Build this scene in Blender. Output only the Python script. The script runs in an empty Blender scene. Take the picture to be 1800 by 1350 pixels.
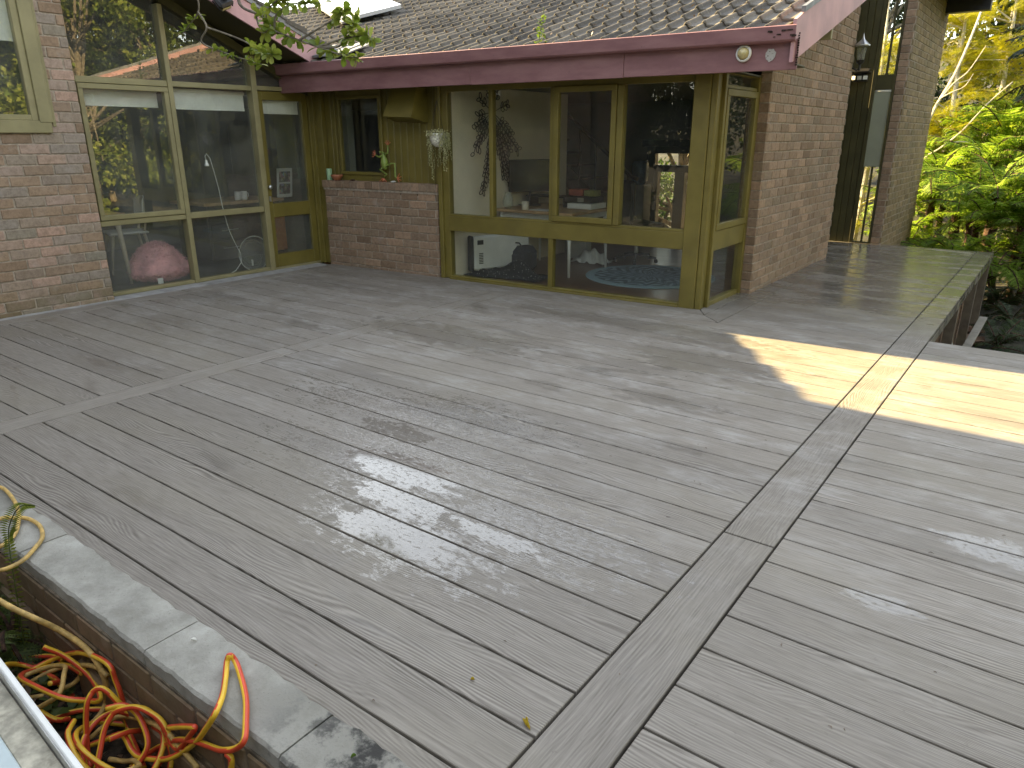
import bpy, math, random
import numpy as np
from mathutils import Matrix, Vector
random.seed(7); rng = np.random.default_rng(11)
SC = bpy.context.scene; COL = SC.collection
R = math.radians

# ---------------------------------------------------------------- camera
cd = bpy.data.cameras.new('camera'); cam = bpy.data.objects.new('camera', cd); COL.objects.link(cam)
cd.sensor_fit = 'HORIZONTAL'; cd.sensor_width = 36; cd.lens = 36*1273.87/1800
cd.clip_start = 0.02; cd.clip_end = 400
cam.matrix_world = Matrix(((0.80255, -0.19184, 0.56490, 0.83075), (0.59658, 0.26011, -0.75923, -1.21888),
                           (-0.00129, 0.94633, 0.32320, 1.46685), (0, 0, 0, 1)))
SC.camera = cam
# ---------------------------------------------------------------- sky and sun
SUN_EL = 27.6
SKY_STRENGTH = 0.12; SUN_STRENGTH = 4.6; EXPOSURE = 2.78
w = bpy.data.worlds.new('World'); SC.world = w; w.use_nodes = True
nt = w.node_tree; bg = nt.nodes['Background']; sky = nt.nodes.new('ShaderNodeTexSky')
sky.sky_type = 'NISHITA'; sky.sun_disc = False; sky.sun_elevation = R(SUN_EL); sky.sun_rotation = R(-90)
sky.air_density = 1.0; sky.dust_density = .5; sky.ozone_density = 1.0
hs = nt.nodes.new('ShaderNodeHueSaturation'); hs.inputs['Saturation'].default_value = .50
tn = nt.nodes.new('ShaderNodeMix'); tn.data_type = 'RGBA'; tn.blend_type = 'MULTIPLY'; tn.inputs[0].default_value = 1; tn.inputs[7].default_value = (1.07, 1.01, .895, 1)
nt.links.new(sky.outputs[0], hs.inputs['Color']); nt.links.new(hs.outputs[0], tn.inputs[6]); nt.links.new(tn.outputs[2], bg.inputs[0]); bg.inputs[1].default_value = SKY_STRENGTH
sd = bpy.data.lights.new('sun', 'SUN'); sun = bpy.data.objects.new('sun', sd); COL.objects.link(sun)
sd.energy = SUN_STRENGTH; sd.angle = R(0.5); sd.color = (1.0, 0.74, 0.33)
sundir = Vector((-math.cos(R(SUN_EL)), 0.0, math.sin(R(SUN_EL))))
sun.rotation_euler = sundir.to_track_quat('Z', 'Y').to_euler(); sun.location = (-20, 3, 12)
SC.view_settings.view_transform = 'Standard'; SC.view_settings.look = 'None'
SC.view_settings.exposure = EXPOSURE; SC.view_settings.gamma = 1
SC.render.engine = 'CYCLES'
SC.cycles.max_bounces = 8; SC.cycles.diffuse_bounces = 3; SC.cycles.glossy_bounces = 4
SC.cycles.transmission_bounces = 4; SC.cycles.transparent_max_bounces = 14
SC.cycles.caustics_reflective = False; SC.cycles.caustics_refractive = False
SC.cycles.use_denoising = True

# ---------------------------------------------------------------- node helpers
class NB:
    def __init__(s, name):
        s.m = bpy.data.materials.new(name); s.m.use_nodes = True; s.t = s.m.node_tree
        s.b = s.t.nodes['Principled BSDF']; s.out = s.t.nodes['Material Output']
    def n(s, typ, **kw):
        x = s.t.nodes.new('ShaderNode' + typ)
        for k, v in kw.items(): setattr(x, k, v)
        return x
    def put(s, sock, v):
        if v is None: return
        if hasattr(v, 'is_output'): s.t.links.new(v, sock)
        elif isinstance(v, (tuple, list)) and len(v) == 3 and sock.type == 'RGBA': sock.default_value = (*v, 1)
        else: sock.default_value = v
    def ma(s, op, a, b=None, c=None, clamp=False):
        x = s.n('Math', operation=op, use_clamp=clamp)
        for i, v in enumerate((a, b, c)): s.put(x.inputs[i], v)
        return x.outputs[0]
    def mix(s, f, a, b, mode='MIX'):
        x = s.n('Mix', data_type='RGBA', blend_type=mode, clamp_factor=True)
        s.put(x.inputs[0], f); s.put(x.inputs[6], a); s.put(x.inputs[7], b); return x.outputs[2]
    def rng(s, v, a, b, c=0.0, d=1.0, smooth=True):
        x = s.n('MapRange', interpolation_type='SMOOTHSTEP' if smooth else 'LINEAR')
        for i, q in enumerate((v, a, b, c, d)): s.put(x.inputs[i], q)
        return x.outputs[0]
    def noise(s, vec=None, scale=5.0, detail=3.0, rough=0.5, dist=0.0):
        x = s.n('TexNoise'); s.put(x.inputs['Vector'], vec); x.inputs['Scale'].default_value = scale
        x.inputs['Detail'].default_value = detail; x.inputs['Roughness'].default_value = rough
        x.inputs['Distortion'].default_value = dist; return x.outputs[0]
    def ramp(s, v, stops):
        x = s.n('ValToRGB'); e = x.color_ramp.elements
        while len(e) < len(stops): e.new(0.5)
        for i, (p, c) in enumerate(stops): e[i].position = p; e[i].color = (*c, 1)
        s.put(x.inputs[0], v); return x.outputs[0]
    def vec(s, x=None, y=None, z=None):
        c = s.n('CombineXYZ')
        for i, v in enumerate((x, y, z)): s.put(c.inputs[i], v)
        return c.outputs[0]
    def sep(s, v):
        c = s.n('SeparateXYZ'); s.put(c.inputs[0], v); return c.outputs
    def pos(s): return s.n('NewGeometry').outputs['Position']
    def island(s): return s.n('NewGeometry').outputs['Random Per Island']
    def obj(s): return s.n('TexCoord').outputs['Object']
    def scale(s, v, k):
        m = s.n('Mapping'); s.put(m.inputs[0], v); m.inputs[3].default_value = k; return m.outputs[0]
    def bump(s, h, strength=0.3, dist=0.01):
        x = s.n('Bump'); s.put(x.inputs['Strength'], strength); x.inputs['Distance'].default_value = dist
        s.put(x.inputs['Height'], h); s.put(s.b.inputs['Normal'], x.outputs[0]); return x
    def set(s, **kw):
        for k, v in kw.items(): s.put(s.b.inputs[k.replace('_', ' ')], v)
        return s.m

def plain(name, col, rough=0.6, var=0.15, scale=12.0, metal=0.0, bump=0.1, spec=0.5, dirt=0.0):
    n = NB(name); p = n.obj(); q = n.noise(p, scale, 5, 0.6)
    dark = tuple(c*(1-var*1.6) for c in col); lite = tuple(min(1, c*(1+var)) for c in col)
    c = n.mix(n.rng(q, .3, .7), dark, lite)
    if dirt: c = n.mix(n.ma('MULTIPLY', n.rng(n.noise(p, scale*.35, 6, .7), .48, .75), dirt), c, (.09, .075, .055))
    n.bump(n.noise(p, scale*6, 4), bump, .004)
    return n.set(Base_Color=c, Roughness=n.rng(q, 0, 1, rough-.08, rough+.1), Metallic=metal, Specular_IOR_Level=spec)

# ---------------------------------------------------------------- mesh builder
def empty(name, loc=(0, 0, 0), rz=0.0, parent=None):
    o = bpy.data.objects.new(name, None); COL.objects.link(o); o.location = loc; o.rotation_euler = (0, 0, rz)
    o.empty_display_size = .1
    if parent: o.parent = parent
    return o
def tag(o, label=None, cat=None, group=None, kind=None):
    if label: o['label'] = label
    if cat: o['category'] = cat
    if group: o['group'] = group
    if kind: o['kind'] = kind
    return o
def thing(name, label, cat, loc=(0, 0, 0), rz=0.0, group=None): return tag(empty(name, loc, rz), label, cat, group)

class MB:
    def __init__(s): s.v = []; s.f = []; s.mi = []; s.uv = None
    def add(s, vs, fs, mi=0):
        o = len(s.v); s.v += [tuple(map(float, p)) for p in vs]; s.f += [tuple(i+o for i in f) for f in fs]; s.mi += [mi]*len(fs); return s
    def box(s, x0, x1, y0, y1, z0, z1, mi=0):
        return s.add([(x0,y0,z0),(x1,y0,z0),(x1,y1,z0),(x0,y1,z0),(x0,y0,z1),(x1,y0,z1),(x1,y1,z1),(x0,y1,z1)],
            [(0,3,2,1),(4,5,6,7),(0,1,5,4),(1,2,6,5),(2,3,7,6),(3,0,4,7)], mi)
    def bbox(s, x0, x1, y0, y1, z0, z1, b=.003, mi=0):      # box with chamfered edges
        X, Y, Z = (x0, x1), (y0, y1), (z0, z1); vs = []; idx = {}
        b = min(b, (x1-x0)*.45, (y1-y0)*.45, (z1-z0)*.45)
        for i in (0, 1):
            for j in (0, 1):
                for k in (0, 1):
                    sx, sy, sz = (b if i == 0 else -b), (b if j == 0 else -b), (b if k == 0 else -b)
                    for a in range(3):
                        p = [X[i]+sx, Y[j]+sy, Z[k]+sz]; p[a] = (X, Y, Z)[a][(i, j, k)[a]]
                        idx[i, j, k, a] = len(vs); vs.append(p)
        fs = []
        def q(l): fs.append(tuple(l))
        for a in range(3):
            o1, o2 = [t for t in range(3) if t != a]
            for sgn in (0, 1):
                l = []
                for (m, n) in ((0,0),(1,0),(1,1),(0,1)):
                    c = [0,0,0]; c[a] = sgn; c[o1] = m; c[o2] = n; l.append(idx[(*c, a)])
                q(l)
            for m in (0, 1):
                for n in (0, 1):
                    c0 = [0,0,0]; c0[o1] = m; c0[o2] = n; c1 = list(c0); c1[a] = 1
                    q([idx[(*c0, o1)], idx[(*c0, o2)], idx[(*c1, o2)], idx[(*c1, o1)]])
        for i in (0,1):
            for j in (0,1):
                for k in (0,1): q([idx[i,j,k,0], idx[i,j,k,1], idx[i,j,k,2]])
        return s.add(vs, fs, mi)
    def prism(s, poly, h0, h1, axis='z', mi=0):              # polygon extruded along an axis
        n = len(poly); f = {'z': lambda a, b, h: (a, b, h), 'y': lambda a, b, h: (a, h, b), 'x': lambda a, b, h: (h, a, b)}[axis]
        vs = [f(a, b, h0) for a, b in poly] + [f(a, b, h1) for a, b in poly]
        fs = [tuple(range(n))[::-1], tuple(range(n, 2*n))] + [(i, (i+1) % n, n+(i+1) % n, n+i) for i in range(n)]
        return s.add(vs, [f_[::-1] for f_ in fs] if axis == 'y' else fs, mi)
    def tube(s, pts, rad, sides=8, mi=0, cap=True, split=None, twist=0.0, stripe=None):
        P = [Vector(p) for p in pts]; n = len(P)
        rr = rad if isinstance(rad, (list, tuple)) else [rad]*n
        T = [(P[min(i+1, n-1)]-P[max(i-1, 0)]).normalized() for i in range(n)]
        u = T[0].orthogonal().normalized(); base = len(s.v); fs = []; ms = []; vs = []; U_ = []
        for i in range(n):
            u = (u - T[i]*u.dot(T[i]))
            u = u.normalized() if u.length > 1e-6 else T[i].orthogonal().normalized()
            w_ = T[i].cross(u); U_.append(u.copy())
            for k in range(sides):
                a = 2*math.pi*k/sides + twist*i
                vs.append(P[i]+(u*math.cos(a)+w_*math.sin(a))*rr[i])
        for i in range(n-1):
            for k in range(sides):
                k2 = (k+1) % sides; fs.append((i*sides+k, i*sides+k2, (i+1)*sides+k2, (i+1)*sides+k))
                
                if stripe is not None:
                    a = 2*math.pi*(k+.5)/sides; u0 = U_[i]; r_ = u0*math.cos(a)+T[i].cross(u0)*math.sin(a); ms.append(1 if r_.dot(T[i].cross(stripe)) > 0 else 0)
                else: ms.append(mi)
        if cap:
            fs.append(tuple(range(sides))[::-1]); fs.append(tuple((n-1)*sides+k for k in range(sides))); ms += [mi, mi]
        s.v += [tuple(p) for p in vs]; s.f += [tuple(a+base for a in f) for f in fs]; s.mi += ms; return s
    def lathe(s, prof, c=(0, 0, 0), seg=24, mi=0, ax='z'):
        base = len(s.v); n = len(prof)
        for r_, h in prof:
            for k in range(seg):
                a = 2*math.pi*k/seg; x, y = r_*math.cos(a), r_*math.sin(a)
                p = {'z': (x, y, h), 'y': (x, h, y), 'x': (h, x, y)}[ax]
                s.v.append((c[0]+p[0], c[1]+p[1], c[2]+p[2]))
        for i in range(n-1):
            for k in range(seg):
                k2 = (k+1) % seg; s.f.append((base+i*seg+k, base+i*seg+k2, base+(i+1)*seg+k2, base+(i+1)*seg+k)); s.mi.append(mi)
        return s
    def xf(s, M): s.v = [tuple(M @ Vector(p)) for p in s.v]; return s
    def build(s, name, mats, parent=None, smooth=False, M=None, world=True):
        if not isinstance(mats, (list, tuple)): mats = [mats]
        vs = s.v
        if M is not None: vs = [tuple(M @ Vector(p)) for p in vs]
        off = Vector((0, 0, 0))
        if parent and world:
            q = parent
            while q: off += q.location; q = q.parent
        if off.length: vs = [(a-off.x, b-off.y, c-off.z) for a, b, c in vs]
        me = bpy.data.meshes.new(name); me.from_pydata(vs, [], s.f)
        for m in mats: me.materials.append(m)
        me.polygons.foreach_set('material_index', s.mi)
        if smooth: me.polygons.foreach_set('use_smooth', [True]*len(s.f))
        if s.uv:
            l = me.uv_layers.new(name='uv'); idx = [0]*len(me.loops); me.loops.foreach_get('vertex_index', idx)
            flat = [c for i in idx for c in s.uv[i]]; l.data.foreach_set('uv', flat)
        me.update(); o = bpy.data.objects.new(name, me); COL.objects.link(o)
        if parent: o.parent = parent
        return o

def np_mesh(name, V, F, mats, parent=None, off=(0, 0, 0), mi=None):      # V (n,3), F (m,4) numpy
    me = bpy.data.meshes.new(name); V = np.asarray(V, np.float32) - np.asarray(off, np.float32)
    k = F.shape[1]; me.vertices.add(len(V)); me.vertices.foreach_set('co', V.ravel())
    me.loops.add(F.size); me.loops.foreach_set('vertex_index', F.ravel().astype(np.int32))
    me.polygons.add(len(F)); me.polygons.foreach_set('loop_start', np.arange(0, F.size, k, dtype=np.int32))
    me.polygons.foreach_set('loop_total', np.full(len(F), k, np.int32))
    for m in (mats if isinstance(mats, (list, tuple)) else [mats]): me.materials.append(m)
    if mi is not None: me.polygons.foreach_set('material_index', mi.astype(np.int32))
    me.update(calc_edges=True); o = bpy.data.objects.new(name, me); COL.objects.link(o)
    if parent: o.parent = parent
    return o

# the wing's facade runs a few degrees off the x axis: local u along it, v inward
FA = math.atan2(.31, 4.61); FO = Vector((-6.25, 4.57, 0))
FM = Matrix.Translation(FO) @ Matrix.Rotation(FA, 4, 'Z')
def fy(x, v=0.0): return 4.57 + (x+6.25)*math.tan(FA) + v/math.cos(FA)

# ---------------------------------------------------------------- materials
def deck_mat():
    n = NB('composite_decking'); uvn = n.n('UVMap', uv_map='uv').outputs[0]; P = n.pos()
    u, v, _ = n.sep(uvn); r = n.island(); px, py, pz = n.sep(P)
    r37 = n.ma('MULTIPLY', r, 37.0)
    gv = n.vec(n.ma('ADD', n.ma('MULTIPLY', u, 1.5), r37), n.ma('MULTIPLY', v, 8.0), r37)
    N1 = n.noise(gv, 1.0, 1.5, .4)
    ph = n.ma('ADD', n.ma('MULTIPLY', v, 2*math.pi/.010), n.ma('MULTIPLY', N1, 95.0))
    g = n.ma('SINE', ph)                                         # contour grain
    N2 = n.noise(n.vec(n.ma('ADD', n.ma('MULTIPLY', u, 7.0), r37), n.ma('MULTIPLY', v, 160.0), r37), 1.0, 3, .6)
    amp = n.ma('MULTIPLY', n.rng(n.noise(n.vec(n.ma('MULTIPLY', u, .8), n.ma('MULTIPLY', v, 3.0), n.ma('MULTIPLY', r, 91.0)), 1.0, 2), .40, .62, .35, 1.25), .30)
    fine = n.ma('ADD', n.ma('MULTIPLY', g, amp), n.ma('MULTIPLY', n.ma('SUBTRACT', N2, .5), 1.5))
    base = n.mix(n.rng(r, 0, 1), (.195, .170, .142), (.272, .240, .204))
    base = n.mix(n.rng(fine, -.5, .5, 0, 1, False), n.mix(.58, base, (.070, .058, .048)), n.mix(.30, base, (.52, .485, .44)))
    # lime bloom and old drying marks, stretched along x
    B = n.noise(n.scale(P, (1.3, 2.6, 1)), 1.6, 7, .68)
    S = n.noise(n.scale(P, (5, 16, 1)), 1.5, 6, .7)
    bloom = n.ma('MULTIPLY', n.rng(B, .42, .66), n.rng(S, .35, .62))
    far = n.rng(py, .2, 2.4)
    base = n.mix(n.ma('MULTIPLY', bloom, n.ma('ADD', n.ma('MULTIPLY', far, .40), .06)), base, (.47, .455, .44))
    # damp patches (real wet water marks): darker and smoother
    D = n.noise(n.scale(P, (.8, 2.6, 1)), 1.35, 8, .66, .4)
    def blob(cx, cy, rx, ry):
        a = n.ma('DIVIDE', n.ma('SUBTRACT', px, cx), rx); b = n.ma('DIVIDE', n.ma('SUBTRACT', py, cy), ry)
        return n.ma('SUBTRACT', 1.0, n.ma('SQRT', n.ma('ADD', n.ma('MULTIPLY', a, a), n.ma('MULTIPLY', b, b))))
    edge = n.noise(n.scale(P, (6, 11, 1)), 1.6, 7, .7)
    edgec = n.ma('MULTIPLY', n.ma('SUBTRACT', edge, .5), 2.6)
    def area(lst, k=1.0):
        m = None
        for q in lst:
            t = blob(*q); m = t if m is None else n.ma('MAXIMUM', m, t)
        return n.rng(n.ma('ADD', m, n.ma('MULTIPLY', edgec, k)), .12, .30)
    walk = n.ma('MULTIPLY', n.rng(py, 4.4, 5.6), n.rng(D, .38, .5))
    damp = n.ma('MAXIMUM', area([(-2.9, 2.85, 1.0, .30), (-.95, 3.35, .60, .30), (-1.9, 4.05, 1.5, .2), (-1.7, 1.6, .5, .16), (-.8, 2.5, .4, .12)], 1.3),
                n.ma('MAXIMUM', n.rng(D, .55, .66), n.ma('MULTIPLY', walk, .9)))
    damp = n.ma('MINIMUM', damp, 1.0)
    base = n.mix(n.ma('MULTIPLY', damp, .30), base, (.09, .078, .066), 'MIX')
    film = n.ma('MULTIPLY', area([(-1.5, 1.0, .9, .46), (-1.0, .52, .6, .24), (-.6, .85, .55, .28), (-2.1, 1.45, .8, .28), (-1.6, 1.6, .7, .3)], 1.6), n.rng(n.noise(n.scale(P, (22, 46, 1)), 1.2, 5, .75), .44, .52))   # broken water film
    edgef = n.noise(n.scale(P, (22, 46, 1)), 1.6, 5, .75)
    pool = area([(-1.42, .94, .44, .16), (-1.02, .50, .38, .15), (-1.2, .72, .34, .10), (.95, 1.75, .35, .12), (.6, 1.15, .14, .07), (-1.75, 1.25, .35, .10), (-.7, .72, .3, .06)], n.ma('ADD', .65, n.ma('MULTIPLY', n.ma('SUBTRACT', edgef, .5), 2.2)) if False else .8)
    pool = n.ma('MULTIPLY', pool, n.rng(edgef, .40, .47))
    base = n.mix(n.ma('MULTIPLY', n.ma('MAXIMUM', film, pool), .22), base, (.12, .105, .09))
    # algae and dirt near edges
    base = n.mix(n.ma('MULTIPLY', n.rng(n.noise(P, 23, 5, .7), .62, .72), .45), base, (.12, .10, .08))
    base = n.mix(n.ma('MULTIPLY', n.rng(n.noise(n.scale(P, (.5, 1.1, 1)), 1.1, 5, .6), .46, .66), .22), base, (.26, .23, .17))
    rough = n.ma('ADD', .50, n.ma('MULTIPLY', S, .22))
    rough = n.ma('SUBTRACT', rough, n.ma('MULTIPLY', damp, .28))
    rough = n.mix(film, rough, (.13, .13, .13)); rough = n.mix(pool, rough, (.05, .05, .05))
    wk = n.ma('MULTIPLY', n.rng(py, 4.9, 6.2), n.rng(n.noise(n.scale(P, (.9, 3.2, 1)), 1.5, 7, .65), .34, .56))
    rough = n.mix(n.ma('MULTIPLY', wk, .9), rough, (.13, .13, .13)); base = n.mix(n.ma('MULTIPLY', wk, .45), base, (.09, .08, .07))
    flat = n.ma('MULTIPLY', n.ma('SUBTRACT', 1.0, n.ma('MULTIPLY', wk, .75)), n.ma('SUBTRACT', 1.0, pool))
    flat = n.ma('MULTIPLY', flat, n.ma('SUBTRACT', 1.0, n.ma('MULTIPLY', film, .35)))
    n.bump(n.ma('ADD', fine, n.ma('MULTIPLY', n.noise(P, 60, 4), .8)), n.ma('MULTIPLY', flat, .32), .004)
    return n.set(Base_Color=base, Roughness=rough, Specular_IOR_Level=n.ma('ADD', .42, n.ma('MULTIPLY', n.ma('MAXIMUM', film, pool), .45)))

def brick_mat(name, cols, rough=.85, tint=(1, 1, 1), mossy=0.0):
    n = NB(name); r = n.island(); P = n.pos()
    st = [(i/(len(cols)-1), tuple(a*b for a, b in zip(c, tint))) for i, c in enumerate(cols)]
    c = n.ramp(r, st); q = n.noise(P, 30, 6, .7); q2 = n.noise(P, 7, 4, .6)
    c = n.mix(n.rng(q, .35, .7, 0, .45), c, tuple(.5*a for a in cols[0]))
    c = n.mix(n.rng(q2, .55, .75, 0, .4), c, (.42, .37, .34))
    if mossy: c = n.mix(n.ma('MULTIPLY', n.rng(n.sep(P)[2], .30, .0), n.ma('MULTIPLY', n.rng(q2, .3, .6), mossy)), c, (.13, .12, .05))
    n.bump(n.noise(P, 90, 5, .7), .35, .004)
    return n.set(Base_Color=c, Roughness=rough, Specular_IOR_Level=.25)

M_deck = deck_mat()
BR = [(.23, .158, .108), (.31, .212, .145), (.35, .245, .17), (.28, .20, .145), (.43, .29, .20), (.34, .245, .175), (.25, .19, .135)]
M_brickL = brick_mat('weathered_brown_brick', BR[:4] + [(.30, .25, .21), (.46, .30, .23), (.35, .26, .20), (.24, .225, .18)], tint=(1.12, 1.14, 1.16), mossy=.5)
M_brickR = brick_mat('brown_brick', BR)
M_brickF = brick_mat('greenish_brown_brick', BR, tint=(.80, .86, .68))
M_brickU = brick_mat('old_crumbling_brick', [(.20, .12, .085), (.26, .17, .12), (.16, .11, .08), (.22, .16, .13)])
M_mortar = plain('mortar', (.38, .32, .26), .95, .2, 25, bump=.3, spec=.1)
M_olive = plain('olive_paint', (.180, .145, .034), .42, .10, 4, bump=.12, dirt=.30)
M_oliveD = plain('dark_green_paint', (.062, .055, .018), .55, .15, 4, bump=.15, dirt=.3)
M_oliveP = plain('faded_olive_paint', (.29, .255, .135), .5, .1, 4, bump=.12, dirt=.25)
def maroon():
    n = NB('faded_maroon_paint'); P = n.obj(); q = n.noise(n.scale(P, (1, 1, 4)), 2.5, 6, .65)
    c = n.mix(n.rng(q, .3, .7), (.20, .092, .10), (.28, .145, .15))
    c = n.mix(n.ma('MULTIPLY', n.rng(n.noise(P, 26, 6, .75), .60, .74), .6), c, (.08, .05, .045))
    n.bump(n.noise(P, 40, 4), .12, .003)
    return n.set(Base_Color=c, Roughness=.5)
M_maroon = maroon()
M_pinkboard = plain('haze_lifted_pink_paint', (.50, .29, .305), .5, .12, 3, dirt=.2)  # pink paint, its colour lightened for the light and haze on the bargeboards
def tile():
    n = NB('concrete_roof_tile'); r = n.island(); P = n.pos()
    c = n.ramp(r, [(0, (.06, .054, .048)), (.5, (.105, .094, .082)), (1, (.155, .14, .12))])
    c = n.mix(n.rng(n.noise(P, 14, 6, .75), .5, .68, 0, .75), c, (.09, .085, .065))
    c = n.mix(n.rng(n.noise(P, 33, 6, .75), .56, .68, 0, .75), c, (.33, .30, .24))
    n.bump(n.noise(P, 60, 6, .7), .6, .008)
    return n.set(Base_Color=c, Roughness=.78, Specular_IOR_Level=.3)
M_tile = tile()
def glass(name, dust=.03, ior=1.5, tint=(.97, .985, .97)):
    n = NB(name); t = n.t; t.nodes.remove(n.b)
    fr = n.n('Fresnel'); fr.inputs[0].default_value = ior
    tr = n.n('BsdfTransparent'); tr.inputs[0].default_value = (*tint, 1)
    gl = n.n('BsdfGlossy'); gl.inputs['Roughness'].default_value = .008
    nz = n.noise(n.scale(n.obj(), (.9, .9, .9)), 1.2, 2); b = n.n('Bump'); b.inputs['Strength'].default_value = .018; b.inputs['Distance'].default_value = .05
    n.put(b.inputs['Height'], nz); n.put(gl.inputs['Normal'], b.outputs[0])
    df = n.n('BsdfDiffuse'); df.inputs[0].default_value = (.55, .56, .52, 1)
    m1 = n.n('MixShader'); n.put(m1.inputs[0], n.ma('MULTIPLY', fr.outputs[0], n.ma('SUBTRACT', 1.0, n.n('NewGeometry').outputs['Backfacing']))); n.put(m1.inputs[1], tr.outputs[0]); n.put(m1.inputs[2], gl.outputs[0])
    m2 = n.n('MixShader'); n.put(m2.inputs[0], n.rng(n.noise(n.obj(), 3, 5, .7), .3, .8, dust*.5, dust*1.6))
    n.put(m2.inputs[1], m1.outputs[0]); n.put(m2.inputs[2], df.outputs[0]); n.put(n.out.inputs[0], m2.outputs[0])
    return n.m
M_glassL = glass('dusty_hazy_glass', .06, 2.3)  # dust film, raised to carry the glare haze on these panes too
M_glassR = glass('window_glass', .015, 1.75)
M_clear = glass('clear_plastic', .22, 1.6)
M_darkvoid = plain('dark_lining_and_void', (.02, .018, .016), .9, .2, 5)  # near-black for roof linings and for the shade under the deck boards
M_concrete = plain('pale_concrete', (.40, .39, .38), .8, .14, 9, bump=.4, spec=.3, dirt=.3)
def stone():
    n = NB('grey_stone_coping'); P = n.pos(); q = n.noise(P, 4.5, 7, .7); q2 = n.noise(P, 120, 4, .8); q3 = n.noise(P, 1.7, 3, .5)
    c = n.mix(n.rng(q, .3, .7), (.23, .22, .19), (.40, .385, .345))
    c = n.mix(n.rng(q2, .60, .70, 0, .6), c, (.10, .095, .085))
    c = n.mix(n.rng(q, .60, .74, 0, .6), c, (.50, .50, .47))
    px = n.sep(P)[0]
    c = n.mix(n.ma('MULTIPLY', n.rng(px, -.75, -.35), n.rng(n.noise(P, 9, 6, .7), .42, .60)), c, (.045, .043, .04))
    n.bump(n.ma('ADD', q, n.ma('MULTIPLY', q2, .3)), .5, .02)
    return n.set(Base_Color=c, Roughness=.8, Specular_IOR_Level=.3)
M_stone = stone()
M_soil = plain('damp_soil', (.055, .043, .032), .95, .5, 30, bump=.9, spec=.2)
M_white = plain('white_paint', (.74, .74, .72), .45, .05, 6)
M_offwhite = plain('off_white_blind', (.84, .83, .78), .8, .05, 3)
M_black = plain('black_plastic', (.018, .018, .02), .4, .2, 8)
M_cream = plain('cream_plaster', (.80, .72, .58), .85, .05, 2)
M_greywall = plain('grey_plaster', (.24, .24, .20), .85, .08, 2)
M_darkwall = plain('dark_interior_plaster', (.10, .10, .09), .85, .1, 2)
def woodfloor():
    n = NB('brown_timber_floor'); P = n.pos(); q = n.noise(n.scale(P, (2, 18, 1)), 2, 6, .6)
    br = n.n('TexBrick'); n.put(br.inputs['Vector'], P); br.inputs['Scale'].default_value = 1
    br.inputs['Brick Width'].default_value = 1.2; br.inputs['Row Height'].default_value = .11; br.inputs['Mortar Size'].default_value = .002
    br.inputs['Color1'].default_value = (.13, .065, .035, 1); br.inputs['Color2'].default_value = (.19, .10, .055, 1); br.inputs['Mortar'].default_value = (.03, .02, .01, 1)
    return n.set(Base_Color=n.mix(n.rng(q, .3, .7, 0, .4), br.outputs[0], (.07, .035, .02)), Roughness=.28)
M_floor = woodfloor()
M_tileflr = plain('dark_floor', (.06, .058, .055), .35, .15, 3)
M_wood = plain('light_timber', (.42, .27, .14), .5, .15, 10)
M_darkwood = plain('dark_timber', (.035, .028, .022), .5, .2, 8)
M_metal = plain('brushed_aluminium', (.62, .63, .63), .32, .06, 30, metal=.9, dirt=.2)
M_sheet = plain('pale_blue_sheet', (.50, .58, .60), .35, .08, 6, dirt=.35)
M_lead = plain('grey_lead_flashing', (.20, .205, .215), .5, .2, 9, metal=.3, bump=.4)
M_bark = plain('grey_bark', (.22, .19, .15), .9, .3, 20, bump=.8, spec=.15)
M_paleb = plain('pale_dead_wood', (.55, .50, .42), .8, .2, 15, bump=.3)
M_brownb = plain('brown_fern_trunk', (.075, .04, .025), .95, .5, 30, bump=.9)

def leaf_mat(name, a, b, c=None, trans=.35, rough=.5):
    n = NB(name); t = n.t; r = n.island(); P = n.pos()
    col = n.ramp(r, [(0, a), (.55, b), (1, c or b)])
    col = n.mix(n.rng(n.noise(P, 2.2, 3), .35, .65, 0, .5), col, tuple(x*.55 for x in a))
    n.put(n.b.inputs['Base Color'], col); n.b.inputs['Roughness'].default_value = rough; n.b.inputs['Specular IOR Level'].default_value = .35
    tl = n.n('BsdfTranslucent'); n.put(tl.inputs[0], n.mix(.5, col, n.mix(1.0, col, (1.3, 1.25, .35), 'MULTIPLY')))
    m = n.n('MixShader'); m.inputs[0].default_value = trans; n.put(m.inputs[1], n.b.outputs[0]); n.put(m.inputs[2], tl.outputs[0])
    n.put(n.out.inputs[0], m.outputs[0]); return n.m
M_wattle = leaf_mat('yellow_green_foliage', (.24, .28, .015), (.46, .44, .02), (.62, .52, .04), .5)
M_fern = leaf_mat('bright_fern_green', (.13, .24, .02), (.25, .40, .04), (.42, .50, .10), .5)
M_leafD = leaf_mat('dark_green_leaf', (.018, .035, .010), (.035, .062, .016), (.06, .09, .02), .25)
M_leafM = leaf_mat('mid_green_leaf', (.05, .08, .018), (.09, .13, .025), (.15, .19, .04), .35)
M_leafB = leaf_mat('bright_green_leaf', (.10, .17, .03), (.15, .24, .045), (.22, .30, .08), .4)
M_leafS = leaf_mat('painted_sunlit_leaf', (.14, .21, .03), (.30, .36, .07), (.42, .46, .12), .4)  # sunlit brightness put into the leaf colour
M_leafY = leaf_mat('yellow_leaf', (.45, .33, .03), (.6, .45, .05), (.6, .45, .05), .3)
M_leafBr = leaf_mat('brown_dead_leaf', (.10, .065, .04), (.17, .11, .07), (.24, .18, .12), .1)

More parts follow.
